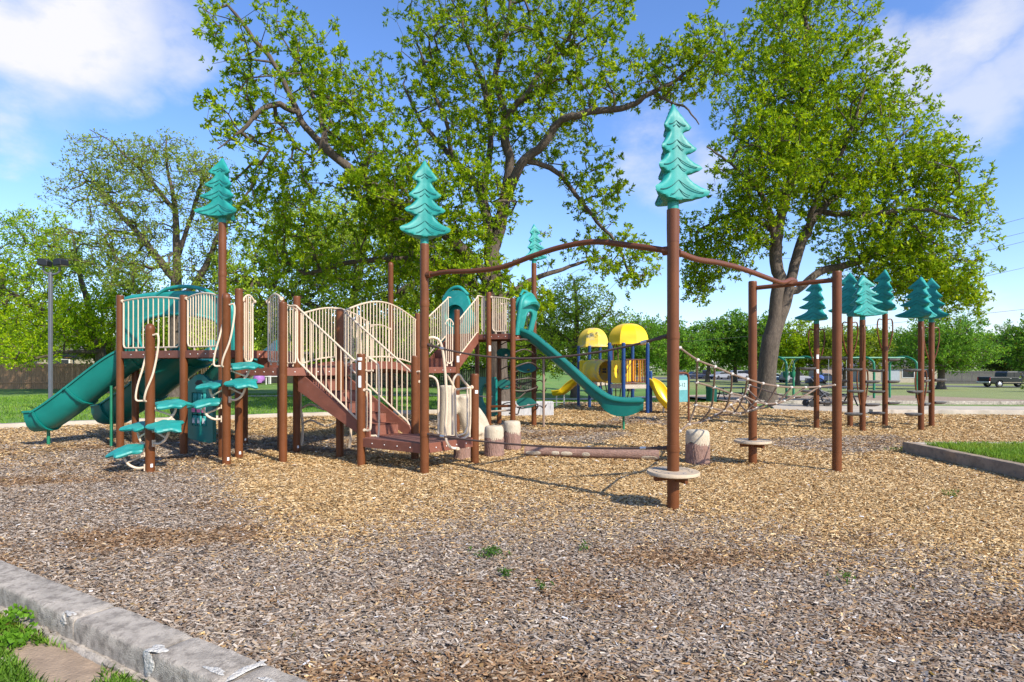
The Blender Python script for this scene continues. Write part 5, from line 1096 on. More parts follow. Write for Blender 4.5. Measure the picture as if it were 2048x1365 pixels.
def bed_sheet():
    xs = np.arange(-16.5, 17, 0.22); ys = np.concatenate([np.arange(-0.4, 12, 0.16), np.arange(12, 26.6, 0.3)]); Xg, Yg = np.meshgrid(xs, ys); n, m = Xg.shape
    xf, yf = Xg.ravel(), Yg.ravel(); Vv = np.stack([xf, yf, relief(xf, yf)-0.012], 1); idx = np.arange(n*m).reshape(n, m)
    Fq = np.stack([idx[:-1, :-1], idx[:-1, 1:], idx[1:, 1:], idx[1:, :-1]], -1).reshape(-1, 4); c = Vv[Fq].mean(1)
    k = inside(c[:, 0], c[:, 1]); Fq = Fq[k]; c = c[k]; used = np.unique(Fq); remap = -np.ones(len(Vv), int); remap[used] = np.arange(len(used)); Vv = Vv[used]; Fq = remap[Fq]
    Vv[:, 2] += np.where(Vv[:, 1] > 19, gz(Vv[:, 0], Vv[:, 1])+0.06, 0)
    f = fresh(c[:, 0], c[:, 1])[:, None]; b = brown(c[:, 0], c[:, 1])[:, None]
    t = (GOLD[:3].mean(0)*f+(GREY[:4].mean(0)*(1-b)+BRN.mean(0)*b)*(1-f))*0.6  # sheet colour darkened so gaps between the chips read as shaded
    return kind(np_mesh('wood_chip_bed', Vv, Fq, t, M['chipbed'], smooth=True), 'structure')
bed_sheet()
def chips():
    g = np.random.default_rng(77); Vs, Fs, Ts = [], [], []; off = 0
    for y0, y1, dens, sz in ((2.4, 4.2, 6000, 0.64), (4.2, 6.2, 5000, 0.64), (6.2, 9, 3600, 0.70), (9, 14, 1500, 0.92), (14, 20, 520, 1.25), (20, 26, 170, 1.8)):
        w0 = 0.92*y1+1.5; n = int((y1-y0)*2*w0*dens); x = g.uniform(-w0, w0, n); y = g.uniform(y0, y1, n); k = inside(x, y) & (np.abs(x) < 0.9*y+1.5); x, y = x[k], y[k]; n = len(x)
        L = sz*(0.016+0.026*g.random(n)**1.6); Wd = np.minimum(L*0.5, sz*(0.0045+0.007*g.random(n))); big = g.random(n) < 0.012; L[big] *= 1.7
        a = np.where(g.random(n) < 0.75, g.normal(0.12, 0.75, n), g.uniform(0, 6.28, n)); el = g.normal(0, 0.22, n); rl = g.normal(0, 0.34, n); lift = g.random(n)**2*0.016*min(sz, 1.6)
        d = np.stack([np.cos(a)*np.cos(el), np.sin(a)*np.cos(el), np.sin(el)], 1); s = np.stack([-np.sin(a)*np.cos(rl), np.cos(a)*np.cos(rl), np.sin(rl)], 1)
        c = np.stack([x, y, relief(x, y)+0.0+lift+np.where(y > 19, gz(x, y)+0.06, 0)], 1); u = np.cross(d, s)*(0.0016*sz)
        tp = (0.55+0.45*g.random(n))[:, None]; L = L[:, None]; Wd = Wd[:, None]
        v = np.stack([c-d*L-s*Wd*tp, c+d*L-s*Wd, c+d*L+s*Wd*tp, c-d*L+s*Wd], 1); v[:, 0] += u*1.5; v[:, 2] += u*2
        Vs.append(v.reshape(-1, 3)); Fs.append(np.arange(n*4).reshape(n, 4)+off); off += n*4
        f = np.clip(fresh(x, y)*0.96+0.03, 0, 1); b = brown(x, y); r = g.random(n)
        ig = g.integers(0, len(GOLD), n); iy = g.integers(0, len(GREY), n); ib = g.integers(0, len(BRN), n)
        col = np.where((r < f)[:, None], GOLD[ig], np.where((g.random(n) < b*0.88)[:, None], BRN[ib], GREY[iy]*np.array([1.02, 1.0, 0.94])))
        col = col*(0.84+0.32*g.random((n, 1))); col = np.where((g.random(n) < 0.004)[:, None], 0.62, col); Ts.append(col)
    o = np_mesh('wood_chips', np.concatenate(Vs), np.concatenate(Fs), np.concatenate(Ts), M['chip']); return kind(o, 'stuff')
chips()
def litter():
    g = np.random.default_rng(91); n = 420; y = 2.6+11*g.random(n)**1.4; x = (g.random(n)*2-1)*0.9*y; k = inside(x, y); x, y = x[k], y[k]
    P = np.stack([x, y, relief(x, y)+0.018], 1); D_ = rnd_unit(len(x), g); D_[:, 2] *= 0.15
    kind(leaf_mesh('leaf_litter', P, D_, 1, 0.032, [(0.20, 0.12, 0.05), (0.34, 0.22, 0.10), (0.24, 0.22, 0.06)], None, g, 0.0, wid=0.55, up=0.02), 'stuff')
    m = MB(); r = random.Random(5)
    for i in range(70):
        y_ = 2.7+8*r.random()**1.5; x_ = r.uniform(-.88, .88)*y_
        if not inside(np.array([x_]), np.array([y_]))[0]: continue
        a_ = r.uniform(0, 6.28); L_ = r.uniform(.05, .16); z_ = float(relief(np.array([x_]), np.array([y_]))[0])+.014; d_ = Vector((math.cos(a_), math.sin(a_), r.uniform(-.05, .1)))
        m.tube([Vector((x_, y_, z_)), Vector((x_, y_, z_))+d_*L_*.5+Vector((-d_.y, d_.x, .02))*L_*.12, Vector((x_, y_, z_))+d_*L_], [.004, .0035, .002], 5)
    kind(m.build('twig_litter', M['rope'], None), 'stuff')
litter()
# ------------------------------------------------------------------ kerbs and paths
def kerb_wall(name, label, pts, wid, z0, z1, mat='concrete', cat='kerb', sub=18, noise=0.006, seed=2, side=1):
    """extruded kerb along pts (one top edge), width to the given side, subdivided and roughened"""
    m = MB(); P = [Vector((*p, 0)) for p in pts]; sec = [(0, z0), (0, z1-0.012), (0.012, z1), (wid-0.012, z1), (wid, z1-0.012), (wid, z0)]; L = []
    for a, b in zip(P[:-1], P[1:]):
        k = max(1, int((b-a).length/0.12)); L += [a.lerp(b, i/k) for i in range(k)]
    L.append(P[-1]); r = random.Random(seed); vs = []; fs = []; n = len(sec)
    for i, p in enumerate(L):
        d = (L[min(i+1, len(L)-1)]-L[max(i-1, 0)]).normalized(); s = d.cross(Z3)*side
        for j, (a, z) in enumerate(sec): vs.append(p+s*(a+r.uniform(-noise, noise))+Z3*(z+(r.uniform(-noise, noise) if z > z0 else 0)*0.5))
    for i in range(len(L)-1): fs += [(i*n+k, i*n+(k+1) % n, (i+1)*n+(k+1) % n, (i+1)*n+k) for k in range(n)]
    fs += [tuple(range(n)), tuple((len(L)-1)*n+k for k in range(n-1, -1, -1))]; m.add(vs, fs)
    o = m.build(name, M[mat], None, smooth=45, at=pts[0]+(0,)); setp(o, label, cat); return o
kA, kB = Vector((-3.83, 4.41, 0)), Vector((-0.876, 2.69, 0)); dk = (kB-kA).normalized(); k0 = kA-dk*9; k1 = kB+dk*2.5
nrm = Vector((dk.y, -dk.x, 0)); nrm = nrm if nrm.y < 0 else -nrm
kt = thing('concrete_kerb', ((k0+k1)/2).to_tuple(), 'thick weathered concrete border with chipped white corners in the near corner', 'kerb')
def rough_block(a, b, wid, z0, z1, seed, mat, name, par, off=0.0, nz=0.0022):
    m = MB(); d = (b-a).normalized(); n = max(2, int((b-a).length/0.045)); r = random.Random(seed); vs = []; fs = []
    sec = [(0, z0), (0, (z0+z1)/2), (0.0, z1-0.014), (0.005, z1-0.003), (0.016, z1), (wid*0.33, z1), (wid*0.66, z1), (wid-0.02, z1), (wid-0.006, z1-0.006), (wid, z1-0.02), (wid, (z0+z1)/2), (wid, z0)]; q = len(sec)
    for i in range(n+1):
        p = a.lerp(b, i/n); ex = 0.012 if i in (0, n) else 0
        for x, z in sec:
            edge = 1.6 if z > z1-0.03 and (x < 0.03 or x > wid-0.03) else 0.8
            vs.append(p+nrm*(off+x+r.gauss(0, nz)*edge*0.5)+Z3*(z-ex*(z > z1-.03)+r.gauss(0, nz)*edge*0.5))
    for i in range(n): fs += [(i*q+k, (i+1)*q+k, (i+1)*q+(k+1) % q, i*q+(k+1) % q) for k in range(q)]
    fs += [tuple(range(q)), tuple(n*q+k for k in range(q-1, -1, -1))]; m.add(vs, fs); return m.build(name, M[mat], par, smooth=50)
LK = (k1-k0).length; s0 = 9.0
cuts = [0, 7.6, 10.65, 11.44, 12.02, LK]
for i, (a, b) in enumerate(zip(cuts[:-1], cuts[1:])):
    rough_block(k0+dk*(a+0.002), k0+dk*(b-0.002), 0.225, -0.06, 0.10-0.002*i, 5+i, 'concrete', 'kerb_block', kt)
rough_block(k0, k1, 0.06, -0.2, -0.033, 40, 'concrete', 'footing_ledge', kt, 0.205, 0.007)
def chip_patch(s, t, z, w, h, onface, seed):
    """broken, plaster-white area standing a few mm proud"""
    g = random.Random(seed); m = MB(); n = 22; vs = []; fs = []; c = k0+dk*s+nrm*t+Z3*z
    A, B, C = (dk, Z3, nrm) if onface else (dk, nrm, Z3)
    for j, q in enumerate((1.0, 0.75, 0.4)):
        for k in range(n):
            a = 2*math.pi*k/n; rr = q*(1+0.22*math.sin(3*a+seed)+0.12*math.sin(5*a+2*seed)+g.uniform(-.10, .10)); vs.append(c+A*(w*rr*math.cos(a))+B*(h*rr*math.sin(a))+C*((-0.001 if j == 0 else 0.0025)+g.uniform(0, 0.003)*(j > 0)))
    for j in range(2): fs += [(j*n+k, j*n+(k+1) % n, (j+1)*n+(k+1) % n, (j+1)*n+k) for k in range(n)]
    fs.append(tuple(2*n+k for k in range(n))); m.add(vs, fs); m.build('chipped_patch', M['chalk'], kt, smooth=30)
for s, t, z, w, h, f, sd in ((11.43, 0.227, 0.03, 0.045, 0.075, True, 1), (11.45, 0.19, 0.100, 0.06, 0.035, False, 2), (10.54, 0.227, 0.065, 0.03, 0.03, True, 3), (10.57, 0.205, 0.100, 0.055, 0.018, False, 4), (12.02, 0.10, 0.0985, 0.025, 0.10, False, 5), (11.90, 0.17, 0.0985, 0.07, 0.02, False, 6), (12.2, 0.10, 0.0965, 0.07, 0.014, False, 7), (12.03, 0.02, 0.0975, 0.03, 0.018, False, 8)):
    chip_patch(s, t, z, w, h, f, sd)
# raised grass bed on the right
kerb_wall('concrete_kerb', 'brown stained concrete edge of the raised grass bed at the right', [(6.92, -1.0), (6.92, 10.45)], 0.16, -0.1, 0.185, 'stained', seed=6)
kerb_wall('concrete_kerb', 'pale concrete back edge of the raised grass bed at the right', [(7.085, 10.45), (18, 10.75)], 0.22, -0.1, 0.18, 'path', seed=7, side=1)
kind(MB().prism([(7.07, -1), (7.07, 10.24), (18, 10.55), (18, -1)], 0.0, 0.165).build('raised_bed', M['soil'], None, smooth=0), 'structure')
# left path and kerb behind the slides
pl = [(-17, 11.9), (-12.5, 14.4), (-6.5, 17.6), (-2.6, 18.8), (1.2, 19.6)]
kerb_wall('concrete_kerb', 'long pale concrete kerb between the wood chips and the lawn behind the slides', pl, 0.30, -0.1, 0.10, 'path', seed=8, side=-1)
def flat_path(name, pts, z, mat): 
    m = MB(); m.add([(x, y, float(gz(x, y))+z) for x, y in pts], [tuple(range(len(pts)))]); o = m.build(name, M[mat], None, smooth=0); return kind(o, 'structure')
def strip(name, L, w, z, mat):
    m = MB(); P = [Vector((*p, 0)) for p in L]; Q = []
    for a, b in zip(P[:-1], P[1:]):
        k = max(1, int((b-a).length/2)); Q += [a.lerp(b, i/k) for i in range(k)]
    Q.append(P[-1]); vs = []; fs = []
    for i, p in enumerate(Q):
        d = (Q[min(i+1, len(Q)-1)]-Q[max(i-1, 0)]).normalized().cross(Z3)*w/2
        for q in (p-d, p+d): vs.append((q.x, q.y, float(gz(q.x, q.y))+z))
    fs = [(2*i, 2*i+1, 2*i+3, 2*i+2) for i in range(len(Q)-1)]; m.add(vs, fs); return kind(m.build(name, M[mat], None, smooth=30), 'structure')
strip('dirt_path', [(1.0, 27.0), (6, 27.6), (11, 27.3)], 1.5, 0.03, 'path')
strip('park_path', [(-14, 31), (0, 33), (12, 40), (20, 44)], 1.6, 0.03, 'path')
# concrete pad and walk on the right, with kerb
m = MB(); m.prism([(9.05, 20.3), (11.5, 18.75), (30, 17.6), (30, 20.3), (13.5, 22.3), (10.2, 23.4)], -0.6, 0.02)
kind(m.build('concrete_pad', M['path'], None, smooth=0, bevel=0.01), 'structure')
kerb_wall('concrete_kerb', 'long pale kerb at the back of the wood chips under the fir topped poles', [(11.45, 18.72), (30, 17.55)], 0.22, -0.2, 0.13, 'path', seed=12, side=-1)
kerb_wall('concrete_kerb', 'dark low kerb along the front of the swing area', [(10.2, 25.6), (24.0, 24.4), (26.5, 26.4)], 0.18, -0.8, 0.02, 'concrete', seed=13, side=-1)
flat_path('swing_sand', [(10.2, 25.8), (24.0, 24.7), (27, 28), (27, 40), (11, 40)], 0.045, 'soil')
strip('road', [(40, 118), (44, 96), (51, 82), (62, 74.5), (90, 70)], 7.0, 0.02, 'asphalt')
strip('parking_lot', [(20, 126), (90, 120)], 18, 0.02, 'asphalt')
c = G(1068, 833); t = Vector((1, 0.06, 0)).normalized()
for px, w, lab in ((1030, 1.15, 'whitewashed concrete block with grey streaks nearer the tower post'), (1087, 0.62, 'whitewashed concrete block at the right end of the low wall')):
    p = G(px, 832); m = MB().box((p.x, p.y+0.25, 0.19), (w, 0.42, 0.46)); o = m.build('concrete_block', M['whitewash'], None, smooth=0, bevel=0.02, at=(p.x, p.y+0.25, 0)); setp(o, lab, 'concrete block')
# ------------------------------------------------------------------ grass, weeds
def blades(name, area, n, h, wd, pal, seed, zf, lean=0.5):
    g = np.random.default_rng(seed); P = area(n, g); n = len(P); x, y = P[:, 0], P[:, 1]; z = zf(x, y)
    a = g.uniform(0, 6.28, n); H = h*(0.45+0.9*g.random(n)); le = lean*g.random(n)*H; W_ = wd*(0.6+0.8*g.random(n)); aa = a+1.57+g.normal(size=n)*0.6
    c = np.stack([x, y, z-0.005], 1); s = np.stack([np.cos(a), np.sin(a), 0*a], 1)*W_[:, None]; l = np.stack([np.cos(aa)*le, np.sin(aa)*le, H], 1); l2 = np.stack([np.cos(aa)*le*0.35, np.sin(aa)*le*0.35, H*0.6], 1)
    V_ = np.stack([c-s, c+s, c+l2+s*0.8, c+l, c+l2-s*0.8], 1).reshape(-1, 3)
    Fq = np.arange(n*5).reshape(n, 5); pal = np.array(pal); t = np.clip(0.5+0.5*vnoise(np.stack([x, y, 0*x], 1), 3.0, seed)+g.normal(size=n)*0.22, 0, .999)*(len(pal)-1); i = t.astype(int); f = (t-i)[:, None]
    return np_mesh(name, V_, Fq, (pal[i]*(1-f)+pal[i+1]*f)*(0.8+0.4*g.random((n, 1))), M['blade'])
LAWN = [(0.08, 0.18, 0.015), (0.13, 0.26, 0.02), (0.18, 0.33, 0.03), (0.25, 0.35, 0.05)]
def rect(x0, x1, y0, y1, keep=None):
    def f(n, g):
        P = np.stack([g.uniform(x0, x1, n), g.uniform(y0, y1, n)], 1); return P[keep(P[:, 0], P[:, 1], g)] if keep else P
    return f
kind(blades('grass', rect(7.12, 12.5, 6.6, 10.2), 52000, 0.075, 0.0035, LAWN, 3, lambda x, y: 0.165+0*x, 0.8), 'stuff')
def verge(x, y, g):
    sd = (x-k0.x)*nrm.x+(y-k0.y)*nrm.y; u_ = (x-k0.x)*dk.x+(y-k0.y)*dk.y; cl = vnoise(np.stack([x, y, 0*x], 1), 4.5, 61)
    soil = np.exp(-((sd-0.40)/0.11)**2-((u_-10.75)/0.40)**2)*1.3
    return (sd > 0.28) & (cl*0.45+0.45-soil+np.clip((sd-0.45)*1.2, 0, 1) > 0.1+0.5*g.random(len(x)))
kind(blades('grass', rect(-4.6, -1.0, 2.1, 4.6, verge), 260000, 0.05, 0.0026, LAWN+[(0.26, 0.22, 0.09)], 5, lambda x, y: gz(x, y), 0.9), 'stuff')
sv = [(k0+nrm*0.24+dk*6), (k0+nrm*0.24+dk*14), (k0+nrm*3+dk*14), (k0+nrm*3+dk*6)]
m = MB(); gxy = [(a.x, a.y) for a in sv]; 
NX, NY = 40, 18; vs = []; fs = []
for i in range(NX+1):
    for j in range(NY+1):
        p = sv[0].lerp(sv[1], i/NX).lerp(sv[3].lerp(sv[2], i/NX), j/NY); vs.append((p.x, p.y, float(gz(p.x, p.y))+0.006+random.uniform(0, 0.012)))
for i in range(NX): fs += [(i*(NY+1)+j, (i+1)*(NY+1)+j, (i+1)*(NY+1)+j+1, i*(NY+1)+j+1) for j in range(NY)]
m.add(vs, fs); kind(m.build('bare_verge', M['soil'], None, smooth=60), 'structure')
def lawnarea(x, y, g):
    return ~inside(x, y) & (np.abs(x) < 0.9*y) & ((x < 1.3) | (y > 28.5)) & (y-np.interp(x, [-17, -12.5, -6.5, -2.6, 1.2], [11.9, 14.4, 17.6, 18.8, 19.6]) > 0.45)
kind(blades('lawn_grass', rect(-26, 12, 12.5, 34, lawnarea), 90000, 0.07, 0.010, LAWN, 6, lambda x, y: gz(x, y), 0.8), 'stuff')
def weed(px, py, r, n, label, seed):
    p = G(px, py); g = np.random.default_rng(seed); T = thing('weed', (p.x, p.y, 0), label, 'weed', 'small weeds in the wood chips')
    c = np.stack([p.x+g.normal(size=n)*r, p.y+g.normal(size=n)*r*0.9, 0.012+0.05*g.random(n)], 1)
    leaf_mesh('leaves', c, rnd_unit(n, g), 6, 0.024, [(0.05, 0.12, 0.02), (0.08, 0.17, 0.03), (0.12, 0.22, 0.05)], T, g, 0.02, up=0.5)
weed(984, 1113, 0.07, 46, 'largest green weed growing in the grey chips, front centre', 1); weed(1010, 1156, 0.02, 12, 'small weed sprig just below the largest weed', 2); weed(1087, 1183, 0.018, 10, 'tiny weed sprig in brown chips right of centre', 3)
weed(1170, 1102, 0.018, 10, 'tiny weed sprig in the dark chip patch below the fir topped pole', 4); weed(1900, 993, 0.05, 20, 'weed tuft in golden chips near the raised bed', 5); weed(1686, 1163, 0.035, 14, 'faint weed sprig in grey chips at lower right', 6); weed(1802, 903, 0.10, 40, 'grassy tuft at the corner of the raised bed', 7)
def clover(s, t, r, n, label, seed):
    g = np.random.default_rng(seed); p = k0+dk*s+nrm*t; T = thing('weed', (p.x, p.y, float(gz(p.x, p.y))), label, 'weed', 'broadleaf weeds beside the kerb')
    c = np.stack([p.x+g.normal(size=n)*r, p.y+g.normal(size=n)*r, float(gz(p.x, p.y))+0.02+0.07*g.random(n)], 1)
    leaf_mesh('leaves', c, rnd_unit(n, g), 9, 0.026, [(0.07, 0.17, 0.015), (0.12, 0.26, 0.02), (0.18, 0.36, 0.03)], T, g, 0.03, wid=0.85, up=0.9)
clover(10.05, 0.40, 0.07, 60, 'bright broadleaf weed clump at the left edge below the kerb', 8); clover(10.40, 0.40, 0.04, 22, 'smaller broadleaf weed beside the bare soil', 9)
p = k0+dk*10.55+nrm*0.52; o = MB().lathe([(0.055, 0), (0.06, 0.01), (0.03, 0.022)], (p.x, p.y, float(gz(p.x, p.y))+0.004), 7, wob=0.2).build('stone', M['path'], None, smooth=0, at=(p.x, p.y, float(gz(p.x, p.y)))); setp(o, 'flat pale stone lying on the bare soil by the kerb', 'stone')
# ------------------------------------------------------------------ left background: light, fence, hoop, houses
lpos = G(101, 831); LPT = thing('floodlight_pole', lpos.to_tuple(), 'grey pole with twin floodlights on a concrete footing', 'light pole'); D = lpos.y
MB().lathe([(0.27, -0.1), (0.27, 0.26), (0.255, 0.29)], lpos, 24).build('footing', M['path'], LPT)
m = MB(); m.box(lpos+Z3*2.3, (0.088, 0.088, 4.0)); m.box(lpos+Z3*0.305, (0.24, 0.24, 0.02))
for a in (-1, 1):
    for b in (-1, 1): m.lathe([(0.018, 0.3), (0.018, 0.36)], lpos+Vector((a*0.09, b*0.09, 0)), 8)
m.build('pole', M['grey'], LPT, bevel=0.012)
m = MB(); m.tube(spline([lpos+Vector((-0.22, 0, 4.62)), lpos+Vector((-0.2, 0, 4.42)), lpos+Vector((-0.05, 0, 4.33)), lpos+Vector((0.15, 0, 4.34)), lpos+Vector((0.27, 0, 4.42)), lpos+Vector((0.28, 0, 4.60))], 4), 0.03, 8); m.lathe([(0.045, 4.28), (0.045, 4.40)], lpos, 12); m.build('yoke', M['grey'], LPT)
for sx_, tilt in ((-0.16, 0.25), (0.33, -0.25)):
    c = lpos+Vector((sx_, -0.02, 4.68)); X = Vector((math.cos(0.2), math.sin(0.2)*(1 if tilt > 0 else -1), -tilt*0.4)).normalized(); s, u = frame_of(X)
    m = MB(); q = [(-0.14, -.10), (0.14, -.10), (0.14, .06), (0.07, .11), (-0.08, .11), (-0.14, .07)]; m.slab(q, c, X, u, s, 0.30); h = m.build('floodlight_head', M['black'], LPT, smooth=0, bevel=0.02)
    m = MB(); m.box(c+X*0.0-u*0.112, (0.28, 0.24, 0.006), (X, s, u)); m.build('lens', pmat('lamp_lens', (0.30, 0.22, 0.14), 0.15, 0.1), h, smooth=0)
def board_fence(name, label, a, b, h, mat, bw=0.14, rails=True, seed=1):
    a, b = Vector((*a, 0)), Vector((*b, 0)); d = (b-a).normalized(); n = int((b-a).length/bw); r = random.Random(seed); m = MB(); mid = a.lerp(b, .5); T = thing(name, (mid.x, mid.y, float(gz(mid.x, mid.y))), label, 'fence'); sd = d.cross(Z3)
    for i in range(n):
        p = a+d*(bw*(i+.5)); z = float(gz(p.x, p.y)); hh = h+r.uniform(-.03, .03); w = bw*r.uniform(.82, .95); m.box(p+sd*r.uniform(-.006, .006)+Z3*(z+hh/2), (w, 0.02, hh), (d, sd, Z3))
    m.build('boards', M[mat], T, smooth=0)
    if rails:
        f = sd if sd.y < 0 else -sd
        for k in (0.25, 0.9):
            m = MB(); q = 12
            for i in range(q): p0, p1 = a.lerp(b, i/q), a.lerp(b, (i+1)/q); m.beam(p0+f*0.035+Z3*(float(gz(p0.x, p0.y))+h*k), p1+f*0.035+Z3*(float(gz(p1.x, p1.y))+h*k), 0.04, 0.09)
            m.build('rail', M[mat], T, smooth=0)
        m = MB()
        for i in range(int((b-a).length/2.4)+1): p = a+d*2.4*i; m.box(p-f*0.06+Z3*(float(gz(p.x, p.y))+h/2), (0.09, 0.09, h+.05), (d, sd, Z3))
        m.build('fence_post', M[mat], T, smooth=0)
    return T
board_fence('wooden_fence', 'brown weathered picket fence behind the left lawn', (-46, 42), (-26.5, 41.5), 1.80, 'fence', seed=3)
board_fence('wooden_fence', 'grey plank fence glimpsed behind the bridge and trunk climber', (-14, 46), (2, 47), 1.7, 'greyfence', seed=4)
board_fence('wooden_fence', 'low fence in shade left of the porch', (-26.3, 41.6), (-21.5, 44), 1.7, 'fence', seed=6)
def house(label, a, b, depth, h, roofh, wall, name='house', wins=(), door=None, over=0.5, garage=None):
    a, b = Vector((*a, 0)), Vector((*b, 0)); d = (b-a).normalized(); n = d.cross(Z3); n = n if n.y > 0 else -n; mid = (a+b)/2+n*depth/2; z0 = float(gz(mid.x, mid.y))-0.05
    T = thing(name, (mid.x, mid.y, z0), label, 'house'); L = (b-a).length
    MB().box(mid+Z3*(z0+h/2), (L, depth, h), (d, n, Z3)).build('wall', M[wall], T, smooth=0)
    m = MB(); o = a-d*over-n*over+Z3*(z0+h+0.003); ridge = roofh; Lx, Dy = L+2*over, depth+2*over
    q = [o, o+d*Lx, o+d*Lx+n*Dy, o+n*Dy, o+d*Dy*0.35+n*Dy/2+Z3*ridge, o+d*(Lx-Dy*0.35)+n*Dy/2+Z3*ridge]; q2 = [p-Z3*0.15+Z3*0.15 for p in q[:4]]
    m.add([p for p in q]+[p+Z3*0.16 for p in q[:4]], [(3, 2, 1, 0), (0, 1, 7, 6), (1, 2, 8, 7), (2, 3, 9, 8), (3, 0, 6, 9), (6, 7, 5, 4), (7, 8, 5), (8, 9, 4, 5), (9, 6, 4)]); m.build('roof', M['shingle'], T, smooth=0)
    for (t, w, zb, hh) in wins:
        c = a.lerp(b, t)-n*0.02+Z3*(z0+zb+hh/2); f = MB().box(c, (w+.16, 0.06, hh+.16), (d, n, Z3)).build('window', M['white'], T, smooth=0); MB().box(c-n*0.022, (w, 0.05, hh), (d, n, Z3)).build('pane', M['glass'], f, smooth=0)
    if door: c = a.lerp(b, door)-n*0.03+Z3*(z0+1.03); MB().box(c, (0.95, 0.06, 2.05), (d, n, Z3)).build('door', M['maroon'], T, smooth=0)
    if garage:
        c = a.lerp(b, garage)-n*0.03+Z3*(z0+1.05); g = MB().box(c, (2.6, 0.06, 2.1), (d, n, Z3)).build('garage_door', pmat('garage_blue_grey', (0.35, 0.38, 0.40), 0.6), T, smooth=0)
    return T
house('cream house with grey roof behind the picket fence on the left', (-47, 52), (-36.5, 51), 9, 2.8, 2.0, 'stucco', wins=((0.75, 1.4, 1.0, 1.2), (0.4, 1.4, 1.0, 1.2)))
house('brown brick house under the trees behind the light pole', (-41, 59), (-34.5, 58), 8, 2.6, 1.3, 'brick', wins=((0.3, 1.2, 1.0, 1.1), (0.8, 1.2, 1.0, 1.1)))
PH = house('shaded brick house with a white columned porch seen under the middle deck', (-24, 55), (-12.5, 54.5), 8, 2.7, 1.3, 'brick', door=0.5, wins=((0.25, 1.3, 0.9, 1.2), (0.8, 1.3, 0.9, 1.2)))
for x in (-23.5, -21.6, -18.6, -16, -13): MB().box((x, 52.6, float(gz(x, 52.6))+1.35), (0.18, 0.18, 2.7)).build('porch_column', M['white'], PH, smooth=0)
MB().box((-18.2, 53.4, float(gz(-18, 53))+2.78), (12.2, 2.4, 0.18)).build('porch_roof', M['shingle'], PH, smooth=0)
bt = on_ground(518, 51.5); m = MB().lathe([(0.05, 0), (0.4, 0.15), (0.5, 0.5), (0.4, 0.85), (0.05, 1.0)], bt, 16); o = m.build('toy_ball', pmat('purple_plastic', (0.35, 0.15, 0.45), 0.4), None, at=bt); setp(o, 'large purple ball lying in front of the porch', 'ball')
bt = on_ground(548, 51.2); T = thing('patio_table', bt.to_tuple(), 'small white patio table on the lawn by the porch', 'table'); MB().box(bt+Z3*0.7, (1.3, 0.8, 0.06)).build('tabletop', M['white'], T, smooth=0, bevel=0.01)
for a in (-1, 1):
    for b in (-1, 1): MB().box(bt+Vector((a*.55, b*.3, .335)), (0.06, 0.06, 0.67)).build('leg', M['white'], T, smooth=0)
hb = on_ground(142, 43); H = thing('basketball_hoop', hb.to_tuple(), 'dark basketball backboard rising above the picket fence', 'basketball hoop'); zc = zat(710, 43)
m = MB(); m.box(hb*1+Z3*(zc-hb.z), (1.2, 0.05, 0.64)); m.build('backboard', M['black'], H, smooth=0, bevel=0.02); m = MB(); m.tube([hb+Vector((0, .25, 0)), hb+Vector((0, .25, zc-hb.z-.3)), hb+Vector((0, .05, zc-hb.z-.1))], 0.05, 8); m.build('pole', M['grey'], H)
m = MB(); m.tube([hb+Vector((0.22*math.cos(k*.4), -.28+.22*math.sin(k*.4), zc-hb.z-.22)) for k in range(16)], 0.012, 6, closed=True); m.build('rim', M['orange'], H)
# ------------------------------------------------------------------ right background: swings, tables, bin, stroller, cars
SD = 33.5
def sw(px): return ((px-CX)*SD/F)
sb = on_ground(1660, SD); SWT = thing('swing_set', sb.to_tuple(), 'long green swing set with arched end frames', 'swing set'); gz0 = float(gz(sb.x, SD)); ztop = 2.45+gz0
def arch(pa, pb, lab=None):
    (ax_, ay), (bx, by) = pa, pb; A, B = Vector((ax_, ay, gz0)), Vector((bx, by, gz0)); d = B-A
    m = MB(); m.tube([A-Z3*0.2]+spline([A+Z3*0.5, A+Z3*1.95, A+d*.06+Z3*2.25, A+d*.28+Z3*2.45, A+d*.5+Z3*2.5, A+d*.72+Z3*2.45, A+d*.94+Z3*2.25, B+Z3*1.95, B+Z3*0.5], 5)+[B-Z3*0.2], 0.062, 12); m.build('arch_frame', M['green'], SWT)
frames = [((sw(1538), SD+.6), (sw(1563), SD-.6)), ((sw(1597), SD+.6), (sw(1622), SD-.6)), ((sw(1711), SD+.6), (sw(1735), SD-.6)), ((sw(1793), SD+.6), (sw(1819), SD-.6))]
for a, b in frames: arch(a, b)
MB().tube([(sw(1549), SD, ztop), (sw(1807), SD-.1, ztop)], 0.05, 12).build('top_beam', M['green'], SWT)
for i, px in enumerate((1571, 1585, 1665, 1685)):
    m = MB(); x = sw(px)
    for s in (-1, 1):
        m.tube([(x-.02*s, SD, ztop-.04), (x+.20*s, SD+.05, gz0+1.8)] if i < 2 else [(x+.22*s, SD, ztop-.04), (x+.22*s, SD, gz0+.62)], 0.010, 6)
    swg = m.build('swing_chain', M['steel'], SWT)
    m = MB(); zc = gz0+(1.5 if i < 2 else .55)
    if i < 2: m.lathe([(0.10, -0.18), (0.13, -.12), (0.15, 0.05), (0.155, .16), (0.135, .16), (0.115, -.08), (0.04, -.12)], (x, SD, zc), 14)
    else: m.box((x, SD, zc), (0.5, 0.16, 0.04))
    m.build('swing_seat', M['green'] if i < 2 else M['black'], swg, smooth=40)
